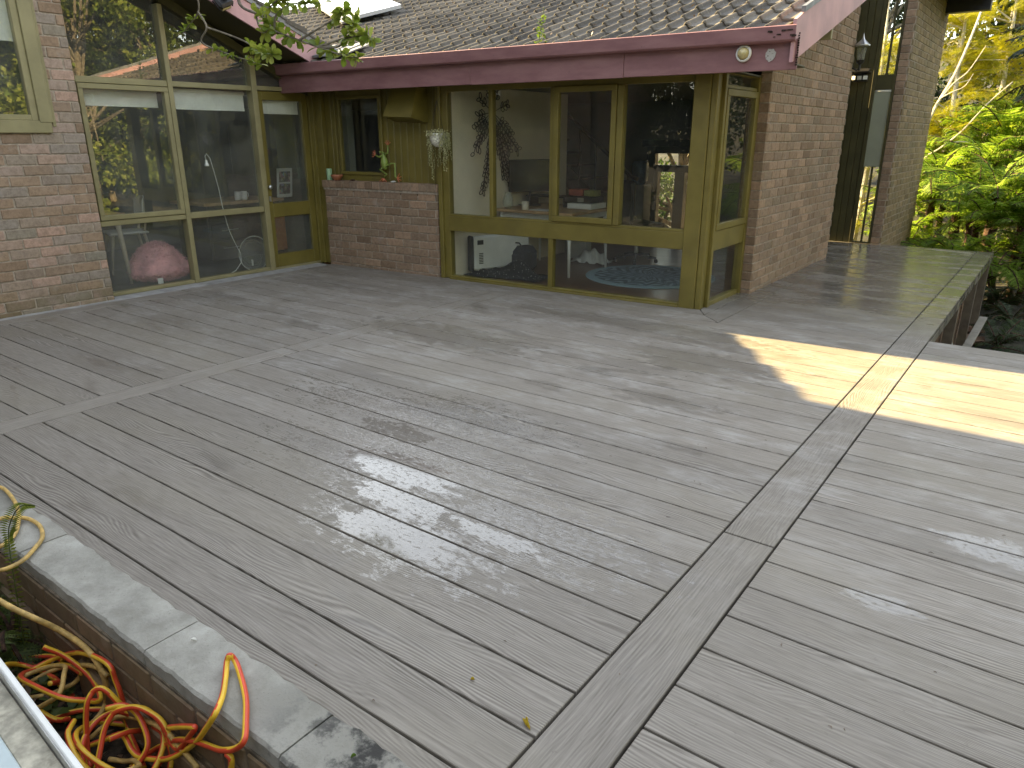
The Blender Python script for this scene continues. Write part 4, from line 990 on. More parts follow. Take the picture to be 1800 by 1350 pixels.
for i, (a0, ln) in enumerate(((-2.7, .36), (-2.2, .48), (-1.85, .72), (-1.55, .85), (-1.25, .72), (-.95, .52), (-.5, .40), (.3, .3), (2.6, .3), (1.2, .25), (1.9, .25), (-2.45, .6), (-1.7, .6), (-1.1, .85), (-.75, .62), (-3.0, .3))):
    p = [5.50, 1.72]; a = a0; path = [(-4.43, p[0], p[1])]; n_ = int(ln/.05)
    for k in range(n_):
        p = [p[0]+.05*math.cos(a), p[1]+.05*math.sin(a)]; a += rr.uniform(-.09, .05)*(1 if a0 > -1.6 else -1); path.append((-4.43, p[0], p[1]))
        if k > 1 and p[1] < 1.95:
            for s in (-1, 1):
                if rr.random() < .85: loopleaf(p, a+s*rr.uniform(.5, .9), rr.uniform(.06, .085), rr.uniform(.016, .024))
    m.tube(path, .0045, 5)
m.build('metal_leaves', plain('bronze_wire', (.05, .035, .028), .5, .2, 8, metal=.4), t)
t = thing('storage_boxes', 'flat black box stacked on the white box at the right of the desk', 'box', (-3.60, 6.0, .695)); t.name = 'flat_box'
MB().bbox(-3.72, -3.36, 5.90, 6.15, .765, .83, .004).build('box_body', M_black, t); MB().box(-3.55, -3.47, 5.897, 5.8995, .775, .82).build('label', M_greywall, t)
tag(MB().bbox(-3.66, -3.35, 5.86, 6.2, .700, .76, .004).build('flat_box', M_white), 'flat white box lying on the desk under the black box', 'box')
tag(MB().bbox(-3.70, -3.52, 5.95, 6.1, .835, .905, .004).build('carton', plain('red_card', (.30, .06, .035), .5)), 'small red carton on top of the black box', 'carton')
tag(MB().bbox(-3.50, -3.37, 5.95, 6.1, .835, .90, .004).build('carton', plain('green_yellow_card', (.20, .20, .06), .5)), 'small green and yellow carton on top of the black box', 'carton')
t = thing('office_chair', 'black high-backed office chair behind the desk', 'chair', (-3.3, 6.9, 0), R(150))
MB().bbox(-.23, .23, .18, .25, .48, .98, .04).build('backrest', M_black, t, world=False); MB().bbox(-.24, .24, -.25, .22, .40, .48, .03).build('seat', M_black, t, world=False)
MB().tube([(0, 0, .40), (0, 0, .10)], .025, 8).build('gas_lift', M_metal, t, world=False)
for k in range(5):
    a = k*2*math.pi/5; b_ = MB().tube([(0, 0, .10), (.26*math.cos(a), .26*math.sin(a), .06)], [.02, .014], 6).build('leg', M_black, t, world=False)
    MB().lathe([(0, -.012), (.025, -.012), (.025, .012), (0, .012)], (.26*math.cos(a), .26*math.sin(a), .025), 10, ax='y').build('caster', M_black, b_, world=False)
t = thing('paper_bag', 'white paper shopping bag standing under the desk', 'bag', (-4.0, 6.72, 0))
MB().bbox(-4.14, -3.88, 6.65, 6.80, 0, .30, .006).build('body', M_chair, t)
V_ = []; F_ = []; nn = 14
for i in range(nn):
    for j in range(nn):
        a, b = i/(nn-1)-.5, j/(nn-1)-.5; V_.append((-3.72+a*.46, 6.55+b*.3, max(.004, .15*(1-(2*a)**2)*(1-(2*b)**2)+.03*math.sin(19*a+11*b))))
for i in range(nn-1):
    for j in range(nn-1): F_.append((i*nn+j, (i+1)*nn+j, (i+1)*nn+j+1, i*nn+j+1))
tag(np_mesh('plastic_bag', np.array(V_), np.array(F_), M_white), 'crumpled white plastic bag on the floor right of the paper bag', 'bag')
t = thing('staircase', 'dark timber staircase rising to the left at the back of the living room', 'staircase', (-4.6, 8.35, 0))
m = MB(); m.tube([(-5.9, 8.3, 2.28), (-4.15, 8.3, .93)], .03, 8).tube([(-4.15, 8.3, .93), (-4.05, 8.3, .90)], .03, 8); m.build('handrail', M_darkwood, t)
for i in range(7):
    x_ = -4.2-i*.27; zt = .93+(-4.15-x_)*.771
    MB().tube([(x_, 8.3, zt), (x_, 8.3, max(0, zt-.9))], .014, 6).build('baluster', M_darkwood, t)
for i in range(9): MB().bbox(-4.35-i*.24, -4.08-i*.24, 8.32, 9.2, .10+i*.185, .14+i*.185).build('tread', M_darkwood, t)
MB().prism([(-4.05, 0), (-4.05, .14), (-6.2, 1.80), (-6.2, 1.5), (-4.3, 0)], 8.33, 8.36, 'y').build('stringer', M_darkwood, t)
t = thing('water_cooler', 'water cooler with a blue bottle at the foot of the staircase', 'water cooler', (-4.35, 8.95, 0))
MB().bbox(-4.50, -4.22, 8.85, 9.10, 0, .78, .01).build('cabinet', M_chair, t)
MB().lathe([(.05, .78), (.12, .84), (.125, 1.08), (.10, 1.12), (0, 1.13)], (-4.36, 8.97, 0), 16).build('bottle', plain('blue_plastic', (.12, .20, .30), .2), t, True)
t = thing('armchair', 'pale cushion and armchair just inside the side window', 'armchair', (-2.2, 8.4, 0))
MB().bbox(-2.6, -1.9, 7.9, 8.5, .15, .45, .05).build('seat', M_greywall, t); MB().bbox(-2.6, -1.9, 8.4, 8.57, .4, .95, .05).build('backrest', M_greywall, t)
MB().bbox(-2.45, -2.05, 8.24, 8.4, .45, .80, .07).build('cushion', M_cream, t)

# ---- front-left garden bed, coping and metal ledge
cop = thing('garden_wall', 'grey stone coping on a low brown brick wall round the sunken garden bed', 'wall', (-2.5, -.35, 0))
m = MB(); rr = random.Random(12); xs = np.arange(-4.6, -.30, .035); joints = [-2.02, -1.12, -.47]
def bk_(x): return -.262+.004*math.sin(x*5)+.003*math.sin(x*17+1)+.003*math.sin(x*47)+.002*math.sin(x*113)
def ft_(x): return -.442+.002*math.sin(x*4+2)+.0012*math.sin(x*31)+.001*math.sin(x*90)-(.05*max(0, 1-abs(x+2.12)/.13) if False else 0)
edges = [-4.6]+joints+[.02]
for a, b in zip(edges[:-1], edges[1:]):
    n_ = int((b-a)/.03); X_ = [a+.003+(b-a-.006)*i/n_ for i in range(n_+1)]; vs = []
    dz = rr.uniform(-.002, .002)
    for x_ in X_:
        zt = .016+dz+.0015*math.sin(x_*31)
        y0, y1 = ft_(x_), bk_(x_)
        vs += [(x_, y0, -.034), (x_, y0+rr.uniform(-.002, .002), zt-.008), (x_, y0+.008, zt), (x_, (y0+y1)/2, zt+.001), (x_, y1-.006, zt), (x_, y1, zt-.006), (x_, y1, -.034)]
    f_ = []
    for i in range(n_):
        for k in range(6): f_.append((i*7+k, (i+1)*7+k, (i+1)*7+k+1, i*7+k+1))
    f_ += [tuple(range(7))[::-1], tuple(n_*7+k for k in range(7))]
    m.add(vs, f_)
m.build('coping', M_stone, cop)
M_brickM = brick_mat('muddy_brick', [(.21, .135, .085), (.29, .19, .12), (.17, .12, .085), (.24, .165, .11)], mossy=.3)
brick_wall('brickwork', M_brickM, cop, MX(0, -.448, 0), -4.6, 0, lambda u: -.034, seed=30, z0=-.40+.022, depth=.16, relief=.004, mort=plain('muddy_mortar', (.15, .12, .085), .95, .3, 20, bump=.5))
MB().bbox(-1.60, -.2, -.475, -.445, -.45, -.235, .01).bbox(-3.2, -1.95, -.47, -.445, -.45, -.20, .01).build('footing', M_brickM, cop)
bed = MB(); n_ = 60; vs = []; f_ = []
for i in range(n_+1):
    for j in range(15):
        x_ = -4.6+i*4.8/n_; y_ = -1.0+j*.56/14; vs.append((x_, y_, -.365+.014*math.sin(x_*17)*math.cos(y_*23)+.01*rr.uniform(-1, 1)))
for i in range(n_):
    for j in range(14): f_.append((i*15+j, (i+1)*15+j, (i+1)*15+j+1, i*15+j+1))
bed.add(vs, f_); tag(bed.build('garden_bed_soil', M_soil), kind='structure')
lg = thing('metal_ledge', 'white-edged metal ledge with a pale blue sheet at the bottom left', 'ledge', (-.7, -.95, .3))
Z = .30; GM = Matrix.Translation((-.98, -.81, Z)) @ Matrix.Rotation(math.atan2(-.03, .48), 4, 'Z')
MB().bbox(-1.2, 1.1, -.014, .0, -.10, .012, .003).build('upstand', M_white, lg, M=GM)
MB().bbox(-1.2, 1.1, -.018, -.0145, -.05, .010, .001).build('inner_lip', M_metal, lg, M=GM)
MB().bbox(-1.2, 1.1, -.075, -.019, -.05, -.012, .002).build('tray', plain('grimy_beige_tray', (.42, .39, .31), .7, .25, 25, dirt=.8), lg, M=GM)
MB().bbox(-1.2, 1.1, -.45, -.0755, -.05, -.006, .003).build('sheet', M_sheet, lg, M=GM)
MB().box(-1.2, 1.1, -.44, -.03, -.70, -.051).build('ledge_wall', M_brickM, lg, M=GM)

# hoses (positions follow how the loops lie in the bed and over the coping)
HP = {"y_old": [[-1.797, -0.593, 0.0],[-1.718, -0.57, -0.02],[-1.65, -0.536, -0.05],[-1.629, -0.496, -0.1],[-1.575, -0.47, -0.132],[-1.479, -0.47, -0.127],[-1.424, -0.47, -0.141],[-1.395, -0.47, -0.167],[-1.377, -0.47, -0.198],[-1.381, -0.47, -0.247],[-1.409, -0.47, -0.31],[-1.387, -0.496, -0.32],[-1.38, -0.525, -0.33],[-1.371, -0.556, -0.33],[-1.361, -0.578, -0.33]], "loopA": [[-1.295, -0.629, -0.33],[-1.285, -0.606, -0.32],[-1.262, -0.58, -0.31],[-1.225, -0.55, -0.29],[-1.187, -0.525, -0.27],[-1.15, -0.526, -0.27],[-1.117, -0.531, -0.28],[-1.084, -0.528, -0.29],[-1.031, -0.514, -0.28],[-0.972, -0.494, -0.26],[-0.916, -0.47, -0.218],[-0.824, -0.47, -0.126],[-0.753, -0.47, -0.038],[-0.708, -0.462, 0.03],[-0.749, -0.415, 0.03],[-0.803, -0.371, 0.03],[-0.846, -0.337, 0.04],[-0.843, -0.327, 0.06],[-0.831, -0.319, 0.04],[-0.767, -0.344, 0.03],[-0.689, -0.383, 0.03],[-0.621, -0.429, 0.03],[-0.569, -0.469, 0.03],[-0.617, -0.47, -0.026],[-0.693, -0.47, -0.077],[-0.761, -0.47, -0.103],[-0.833, -0.47, -0.131],[-0.939, -0.47, -0.189],[-1.031, -0.47, -0.261],[-1.09, -0.487, -0.31],[-1.097, -0.521, -0.32],[-1.1, -0.548, -0.33]], "loopB": [[-1.198, -0.621, -0.33],[-1.235, -0.607, -0.3],[-1.247, -0.595, -0.25],[-1.259, -0.582, -0.2],[-1.267, -0.567, -0.16],[-1.271, -0.545, -0.14],[-1.256, -0.529, -0.13],[-1.235, -0.518, -0.14],[-1.214, -0.507, -0.17],[-1.199, -0.493, -0.2],[-1.162, -0.479, -0.19],[-1.114, -0.47, -0.176],[-1.045, -0.47, -0.17],[-1.01, -0.47, -0.188],[-0.998, -0.47, -0.23],[-0.996, -0.47, -0.278],[-0.974, -0.49, -0.3]], "loopC": [[-1.137, -0.627, -0.3],[-1.168, -0.593, -0.26],[-1.19, -0.562, -0.22],[-1.192, -0.531, -0.19],[-1.163, -0.511, -0.17],[-1.129, -0.491, -0.16],[-1.086, -0.478, -0.16],[-1.028, -0.47, -0.165],[-0.994, -0.47, -0.189],[-0.975, -0.472, -0.22],[-0.94, -0.47, -0.222],[-0.863, -0.47, -0.133],[-0.819, -0.47, -0.077],[-0.834, -0.47, -0.081],[-0.905, -0.47, -0.121],[-0.98, -0.47, -0.168]], "strand1": [[-1.904, -0.584, -0.34],[-1.9, -0.543, -0.34],[-1.883, -0.501, -0.34],[-1.835, -0.47, -0.334],[-1.723, -0.47, -0.295]], "strand2": [[-1.786, -0.598, -0.33],[-1.776, -0.551, -0.31],[-1.764, -0.502, -0.3],[-1.712, -0.47, -0.271],[-1.566, -0.47, -0.187],[-1.454, -0.47, -0.142],[-1.366, -0.47, -0.118],[-1.309, -0.47, -0.118],[-1.295, -0.47, -0.156],[-1.28, -0.47, -0.193],[-1.271, -0.47, -0.246],[-1.275, -0.47, -0.312],[-1.236, -0.481, -0.34],[-1.164, -0.499, -0.34],[-1.079, -0.521, -0.34]], "strand3": [[-1.758, -0.594, -0.34],[-1.744, -0.554, -0.33],[-1.729, -0.511, -0.32],[-1.681, -0.47, -0.302],[-1.513, -0.47, -0.212],[-1.407, -0.47, -0.173],[-1.348, -0.47, -0.172]], "strand4": [[-1.691, -0.599, -0.35],[-1.642, -0.56, -0.34],[-1.618, -0.521, -0.33],[-1.602, -0.489, -0.32],[-1.59, -0.47, -0.296],[-1.581, -0.47, -0.261],[-1.637, -0.47, -0.277]], "strand5": [[-1.518, -0.612, -0.35],[-1.503, -0.572, -0.34],[-1.468, -0.535, -0.33],[-1.432, -0.5, -0.33],[-1.386, -0.47, -0.33],[-1.286, -0.47, -0.289]], "strand6": [[-1.316, -0.567, -0.33],[-1.306, -0.533, -0.31],[-1.291, -0.495, -0.29],[-1.252, -0.472, -0.28],[-1.151, -0.47, -0.235],[-1.055, -0.47, -0.203],[-0.988, -0.47, -0.197],[-0.937, -0.47, -0.209],[-0.886, -0.47, -0.221],[-0.844, -0.47, -0.235]], "strand7": [[-2.027, -0.533, -0.36],[-1.928, -0.529, -0.35],[-1.843, -0.524, -0.35],[-1.756, -0.515, -0.35],[-1.664, -0.51, -0.35],[-1.582, -0.505, -0.36],[-1.497, -0.5, -0.36]], "strand8": [[-0.666, -0.47, -0.073],[-0.647, -0.47, -0.078],[-0.655, -0.47, -0.115]], "copcable": [[-2.684, -0.302, 0.03],[-2.622, -0.27, 0.03],[-2.455, -0.288, 0.03],[-2.305, -0.327, 0.03],[-2.166, -0.389, 0.03],[-2.105, -0.446, 0.03],[-2.102, -0.493, 0.03],[-2.168, -0.508, 0.03],[-2.268, -0.464, 0.03],[-2.33, -0.385, 0.03],[-2.294, -0.347, 0.03],[-2.239, -0.317, 0.03],[-2.139, -0.315, 0.03],[-2.039, -0.347, 0.03],[-1.976, -0.4, 0.03],[-1.925, -0.457, 0.03],[-1.913, -0.515, 0.03],[-1.961, -0.553, 0.02]]}
M_hy = plain('yellow_rubber', (.80, .50, .04), .42, .08, 20); M_hr = plain('red_rubber', (.66, .075, .03), .42, .08, 20)
M_hold = plain('dirty_yellow_rubber', (.60, .40, .13), .6, .2, 30, dirt=.5)
def spline(pts, k=7):
    P = [Vector(p) for p in pts]; P = [P[0]*2-P[1]]+P+[P[-1]*2-P[-2]]; out = []
    for i in range(1, len(P)-2):
        for j in range(k):
            t_ = j/k; a, b, c, d_ = P[i-1:i+3]
            out.append(.5*((2*b)+(c-a)*t_+(2*a-5*b+4*c-d_)*t_*t_+(3*b-a-3*c+d_)*t_**3))
    out.append(P[-2]); return out
hose = thing('striped_hose', 'yellow and red striped hose tangled in the garden bed', 'hose', (-1.1, -.5, -.33))
rr = random.Random(17)
for q in range(7):
    cx_, cy_ = rr.uniform(-1.75, -.85), rr.uniform(-.62, -.53); L_ = []; a0 = rr.uniform(0, 6.28); rx_, ry_ = rr.uniform(.10, .20), rr.uniform(.05, .10); n_ = rr.randint(8, 14)
    for k in range(n_):
        a = a0+k*.62; L_.append((cx_+rx_*math.cos(a)+rr.uniform(-.015, .015)+k*.012, min(-.462, cy_+ry_*math.sin(a)), -.335+.05*(1+math.sin(a*1.3+q))+.008*k*(q % 2)))
    HP['extra%d' % q] = L_
for i, k_ in enumerate(('loopA', 'loopB', 'loopC', 'strand2', 'strand1', 'strand5', 'strand7', 'strand8', 'extra0', 'extra1', 'extra2', 'extra3', 'extra4')):
    MB().tube(spline(HP[k_]), .0084, 14, stripe=Vector((.25, -.45, .85))*(1 if i % 3 else -1)).build('coil', [M_hy, M_hr], hose, True)
oh = thing('old_cable', 'dirty plain yellow cable looping over the coping and down into the garden bed', 'cable', (-1.7, -.5, 0))
for k_ in ('y_old', 'copcable', 'strand3', 'strand4', 'strand6', 'extra5', 'extra6'):
    MB().tube(spline(HP[k_]), .0078 if k_ != 'y_old' else .0095, 10).build('coil', M_hold, oh, True)

# ================================================================ PLANTS
def rhombs(c, d, n, L, W):                # leaf blades: c base, d direction, n normal-ish, arrays
    d = d/np.linalg.norm(d, axis=1)[:, None]; s = np.cross(d, n); s /= np.maximum(np.linalg.norm(s, axis=1), 1e-6)[:, None]
    L = np.broadcast_to(L, (len(c),))[:, None]; W = np.broadcast_to(W, (len(c),))[:, None]
    up = np.cross(s, d)
    return np.stack([c, c+d*L*.45+s*W, c+d*L+up*(-.12*L), c+d*L*.45-s*W], 1)
def quads_mesh(name, Q, mat, parent, off): return np_mesh(name, Q.reshape(-1, 3), np.arange(len(Q)*4).reshape(-1, 4), mat, parent, off=off)
def unit(v): return v/np.linalg.norm(v)
def frond(L, npn=15, lf=6, droop=.9, wid=.34, up0=.9):
    t = np.linspace(0, 1, npn+6); a = up0-droop*1.6*t; dx = np.cos(a); dz = np.sin(a); x = np.r_[0, np.cumsum(dx[:-1])]*L/(npn+5); z = np.r_[0, np.cumsum(dz[:-1])]*L/(npn+5)
    path = np.stack([x, 0*x, z], 1); Q = []
    for i in range(3, npn+5):
        tt = (i-3)/(npn+2); w_ = wid*L*(math.sin(math.pi*min(.985, .12+tt*.87))**.8)*(1-.25*tt)
        T = unit(np.array([dx[i], 0, dz[i]])); N = np.array([-dz[i], 0, dx[i]])
        for s in (-1, 1):
            D = unit(T*.45+np.array([0, s*1.0, 0])-N*rng.uniform(0, .45)+rng.normal(0, .10, 3)); b = path[i]
            k = np.arange(1, lf+1)/lf; pts = b+D*(k*w_)[:, None]-N*(k**2*w_*.18)[:, None]
            for s2 in (-1, 1):
                E_ = unit(np.cross(N, D))*s2; dd = np.tile(E_+D*.55, (lf, 1))+rng.normal(0, .08, (lf, 3))
                l_ = w_*.15*(1-.6*k)+.014*L; Q.append(rhombs(pts, dd, np.tile(N, (lf, 1)), l_, l_*.30))
            Q.append(rhombs(b[None], D[None], (N+rng.normal(0, .35, 3))[None], w_, .012*L))
    return np.concatenate(Q), path
FR = [frond(1.0, droop=d_, wid=.23+.025*i, up0=u_) for i, (d_, u_) in enumerate(((.75, .8), (.95, 1.0), (.6, .45), (1.1, 1.1)))]
def rotz(a): c, s = math.cos(a), math.sin(a); return np.array([[c, -s, 0], [s, c, 0], [0, 0, 1]])
def roty(a): c, s = math.cos(a), math.sin(a); return np.array([[c, 0, s], [0, 1, 0], [-s, 0, c]])
def rotx(a): c, s = math.cos(a), math.sin(a); return np.array([[1, 0, 0], [0, c, -s], [0, s, c]])
def tree_fern(x, y, z0, zt, L, nf, label, mat, group='tree ferns beyond the deck', seed=1, rk=.07):
    rr = random.Random(seed); t = thing('tree_fern', label, 'fern', (x, y, z0), group=group); Q = []; rb = MB()
    for i in range(nf):
        q, path = FR[rr.randrange(4)]; l_ = L*rr.uniform(.75, 1.1); A = rotz(i*2.399+rr.uniform(-.2, .2)) @ roty(rr.uniform(-.6, .55)) @ rotx(rr.uniform(-.6, .6))
        Q.append((q.reshape(-1, 3) @ A.T*l_).reshape(-1, 4, 3)+np.array([x, y, zt]))
        pp = path @ A.T*l_+np.array([x, y, zt]); rb.tube([tuple(p) for p in pp[::4]], .008, 4, cap=False)
    quads_mesh('fronds', np.concatenate(Q), mat, t, t.location); rb.build('stalks', M_brownb, t)
    if zt-z0 > .15: MB().tube([(x+.03*math.sin(k), y, z0+(zt-z0)*k/6) for k in range(7)], [rk*1.3]+[rk*(1+.15*(k % 2)) for k in range(6)], 10).build('trunk', M_brownb, t)
    return t
def crown(name, clumps, n, ls, mat, parent, flat=.0, spread=1.0, seed=3, W=.33):
    r_ = np.random.default_rng(seed); C_ = np.array([c[:3] for c in clumps]); S_ = np.array([c[3] for c in clumps]); w_ = S_**2; w_ = w_/w_.sum()
    i = r_.choice(len(clumps), n, p=w_); v = r_.normal(0, 1, (n, 3)); v /= np.linalg.norm(v, axis=1)[:, None]; rad = r_.uniform(.15, 1, n)**.5
    P = C_[i]+v*(rad*S_[i])[:, None]*np.array([1, 1, .75]); d = v*.5+r_.normal(0, .7, (n, 3)); d[:, 2] -= .25; N = r_.normal(0, .6, (n, 3)); N[:, 2] += .8
    L_ = ls*r_.uniform(.6, 1.25, n); return quads_mesh(name, rhombs(P, d, N, L_, L_*W), mat, parent, parent.location)
def tree(label, x, y, z0, h, rad, mat, n=9000, ls=.11, seed=1, group=None, nc=26, name='tree', base=.35, trunk=.12, bark=None, cat='tree', kx=1., W=.33):
    rr = random.Random(seed); t = thing(name, label, cat, (x, y, z0), group=group); tb = MB(); cl = []
    top = z0+h*.7; tb.tube([(x, y, z0), (x+.08*rad, y, z0+h*.3), (x-.05*rad, y+.05, top)], [trunk, trunk*.8, trunk*.35], 9)
    for i in range(nc):
        a = rr.uniform(0, 2*math.pi); q = rr.random(); zz = z0+h*(base+(1-base)*rr.random()**.8); e = math.sqrt(max(.05, 1-((zz-z0)/h-(base+.35))**2*2.2))
        r0 = rad*e*(.25+.75*math.sqrt(q)); c = (x+r0*math.cos(a)*kx, y+r0*math.sin(a), zz); cl.append((*c, rad*rr.uniform(.22, .38)))
        zb = z0+h*rr.uniform(.2, .6); m_ = ((x+c[0])/2, (y+c[1])/2, (zb+zz)/2+.05*h); tb.tube([(x, y, min(zb, top)), m_, c], [trunk*.4, trunk*.25, trunk*.08], 5)
    crown('crown', cl, n, ls, mat, t, seed=seed, W=W); tb.build('trunk', bark or M_bark, t); return t

# beyond the walkway: tree ferns, feathery wattle, dark bush behind
def gz(x, y): return float(gh(np.array(float(x)), np.array(float(y))))
tree_fern(-.62, 13.7, gz(-.6, 13.7), .42, 1.25, 17, 'bright green tree fern with a reddish trunk just past the far brick wall', M_fern, seed=3)
tree_fern(-.05, 12.9, gz(0, 12.9), .05, 1.15, 17, 'pale lacy tree fern directly behind the far end of the deck', M_fern, seed=5)
tree_fern(.75, 13.6, gz(.8, 13.6), .35, 1.35, 17, 'bright tree fern at the right edge behind the deck', M_fern, seed=9)
tree_fern(-.2, 15.2, gz(0, 15.2), 1.15, 1.4, 16, 'taller tree fern with arching fronds behind the lacy one', M_fern, seed=12)
tree_fern(-1.3, 15.6, gz(-1.3, 15.6), .9, 1.3, 15, 'tree fern half hidden behind the corner of the far brick wall', M_fern, seed=14)
tree_fern(.9, 15.9, gz(.9, 15.9), 1.5, 1.4, 15, 'tall tree fern beyond the right edge of the picture', M_fern, seed=17)
tree_fern(.95, 10.2, gz(1, 10), 2.05, 1.55, 13, 'tree fern in shade-darkened colour whose frond hangs in from the right edge', M_leafD, seed=21)  # dark leaf colour stands in for the frond being in shade
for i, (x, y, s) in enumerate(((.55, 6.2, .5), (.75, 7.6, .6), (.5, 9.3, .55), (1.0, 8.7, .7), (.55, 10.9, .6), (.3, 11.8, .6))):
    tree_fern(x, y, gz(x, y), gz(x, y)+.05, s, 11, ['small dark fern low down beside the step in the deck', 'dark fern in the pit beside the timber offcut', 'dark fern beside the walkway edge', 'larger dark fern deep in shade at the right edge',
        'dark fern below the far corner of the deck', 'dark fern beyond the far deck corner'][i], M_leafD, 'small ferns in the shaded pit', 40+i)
for i, (x, y, s) in enumerate(((-.9, 17, .9), (.2, 17.2, .9))):
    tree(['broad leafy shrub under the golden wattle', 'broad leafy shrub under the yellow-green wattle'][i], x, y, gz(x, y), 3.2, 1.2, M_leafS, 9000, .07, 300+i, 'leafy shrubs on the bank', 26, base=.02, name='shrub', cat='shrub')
k_ = 0
for (x, y, zt, L) in ((-.35, 11.9, -.42, .8), (-.75, 12.3, -.40, .75), (-.1, 13.4, .55, 1.1), (.5, 12.9, .15, 1.0), (-1.05, 13.9, .75, 1.1), (-.5, 14.6, .95, 1.1), (-1.25, 13.3, -.35, .9), (-.95, 14.5, .25, 1.0), (-.3, 13.9, .1, .95), (.35, 13.2, -.3, .9), (.3, 14.4, .55, 1.1), (-1.6, 14.2, .2, 1.0), (1.1, 14.6, .8, 1.1), (-.7, 12.98, -.55, .7), (.15, 12.4, -.5, .75), (.75, 12.3, -.45, .8), (-.55, 16, 1.5, 1.2), (.35, 16.4, 1.7, 1.2)):
    tree_fern(x, y, gz(x, y), zt, L, 15, ['pale fern just over the far deck edge, left of centre', 'pale fern touching the foot of the far brick wall', 'arching fern above the lacy tree fern', 'wide fern beyond the right half of the deck edge', 'fern leaning out from the far brick wall at head height', 'fern directly under the bare pale branches', 'low fern against the foot of the far brick wall', 'fern between the reddish trunk and the taller ferns', 'fern filling the middle of the bank behind the deck', 'low fern beyond the deck corner', 'fern rising behind the lacy tree fern',
        'fern mostly hidden by the far brick wall', 'fern high at the right edge', 'smallest fern at the base of the reddish trunk', 'low pale fern beyond the deck edge board', 'low fern at the right edge of the picture', 'highest fern under the golden wattle', 'highest fern under the yellow-green wattle'][k_], M_fern, 'understorey ferns on the bank', 200+k_, rk=.05); k_ += 1
# wattles: sprays of tiny leaflets in flat layers
def spray(nb=6, nl=7):
    Q = []; 
    for i in range(nb):
        b = np.array([i/nb, 0, -.08*(i/nb)**2])
        for s in (-1, 1):
            D = unit(np.array([.75, s, -.15])); l0 = .42*(1-.55*abs(i/nb-.35)); k = np.arange(1, nl+1)/nl; pts = b+D*(k*l0)[:, None]
            for s2 in (-1, 1):
                E_ = unit(np.cross([0, 0, 1.], D))*s2+D*.5; Q.append(rhombs(pts, np.tile(E_, (nl, 1)), np.tile([0, 0, 1.], (nl, 1)), .10*(1-.4*k), .014))
    return np.concatenate(Q)
SP = spray()
def wattle(label, x, y, z0, h, rad, n, seed, mat=M_wattle, lean=(0, 0), zlo=.3, size=.30):
    rr = random.Random(seed); r_ = np.random.default_rng(seed); t = thing('wattle_tree', label, 'tree', (x, y, z0), group='feathery wattles beyond the deck'); tb = MB(); pads = []
    tip = Vector((x+lean[0], y+lean[1], z0+h)); tb.tube([(x, y, z0), tuple(Vector((x, y, z0)).lerp(tip, .5)+Vector((.1, 0, .1))), tuple(tip)], [.06, .045, .015], 8)
    for i in range(26):
        f = rr.uniform(zlo, 1); b = Vector((x, y, z0)).lerp(tip, f*.85); a = rr.uniform(0, 6.28); l_ = rad*rr.uniform(.4, 1)*(1.15-.5*f)
        e = b+Vector((l_*math.cos(a), l_*math.sin(a), l_*rr.uniform(-.1, .6))); tb.tube([tuple(b), tuple(b.lerp(e, .5)+Vector((0, 0, .06))), tuple(e)], [.018, .011, .004], 5)
        for k in range(5): pads.append(b.lerp(e, .35+.16*k)+Vector((rr.gauss(0, .14), rr.gauss(0, .14), rr.gauss(0, .09))))
    pads = np.array([tuple(p) for p in pads]); Q = []
    ii = r_.integers(0, len(pads), n)
    for k in range(n):
        c = pads[ii[k]]+r_.normal(0, .11, 3)*np.array([1, 1, .55]); A = rotz(r_.uniform(0, 6.28)) @ roty(r_.uniform(-.1, .75)) @ rotx(r_.normal(0, .35)); Q.append((SP.reshape(-1, 3) @ A.T*size*r_.uniform(.6, 1.2)).reshape(-1, 4, 3)+c)
    quads_mesh('crown', np.concatenate(Q), mat, t, t.location); tb.build('trunk', M_paleb, t)
wattle('golden feathery wattle right beside the top of the far brick wall', -1.35, 15.8, gz(-1.3, 15.8), 5.6, 1.25, 1000, 3, zlo=.38)
wattle('yellow-green wattle with pale branches in the top right corner', -.15, 16.4, gz(-.1, 16.4), 5.8, 1.3, 1000, 5, zlo=.38)
wattle('wattle further back filling the gap above the tree ferns', -.8, 18.2, gz(-.8, 18.2), 6, 1.7, 800, 8, zlo=.15)
wattle('low wattle beyond the right edge of the deck', .9, 17.6, gz(.9, 17.6), 5.5, 1.5, 500, 11, zlo=.2)
wattle('feathery wattle seen through the tall far window', -2.7, 15.9, gz(-2.7, 15.9), 5.2, 1.1, 700, 15, zlo=.1)
# bare pale branches
db = thing('dead_branch', 'bare forked pale branches in front of the wattles', 'branch', (-1.5, 14.8, gz(-1.5, 14.8)))
m = MB()
def lim(p, r0, r1): m.tube(spline(p, 4), [r0+(r1-r0)*i/((len(p)-1)*4) for i in range((len(p)-1)*4+1)], 6)
lim([(-1.9, 14.8, -.9), (-1.65, 14.8, .6), (-1.48, 14.8, 1.75), (-1.22, 14.9, 2.5), (-1.08, 15, 3.1), (-.98, 15.2, 3.75)], .035, .018)
lim([(-1.42, 14.8, 2.0), (-1.2, 14.8, 2.35), (-1.0, 14.8, 2.55), (-.8, 14.8, 2.95)], .018, .006); lim([(-1.25, 14.85, 2.3), (-1.15, 14.8, 2.35), (-.92, 14.8, 2.42)], .014, .005); lim([(-1.38, 14.8, 2.1), (-1.2, 14.7, 2.2), (-1.0, 14.7, 2.3), (-.9, 14.7, 2.5)], .012, .004)
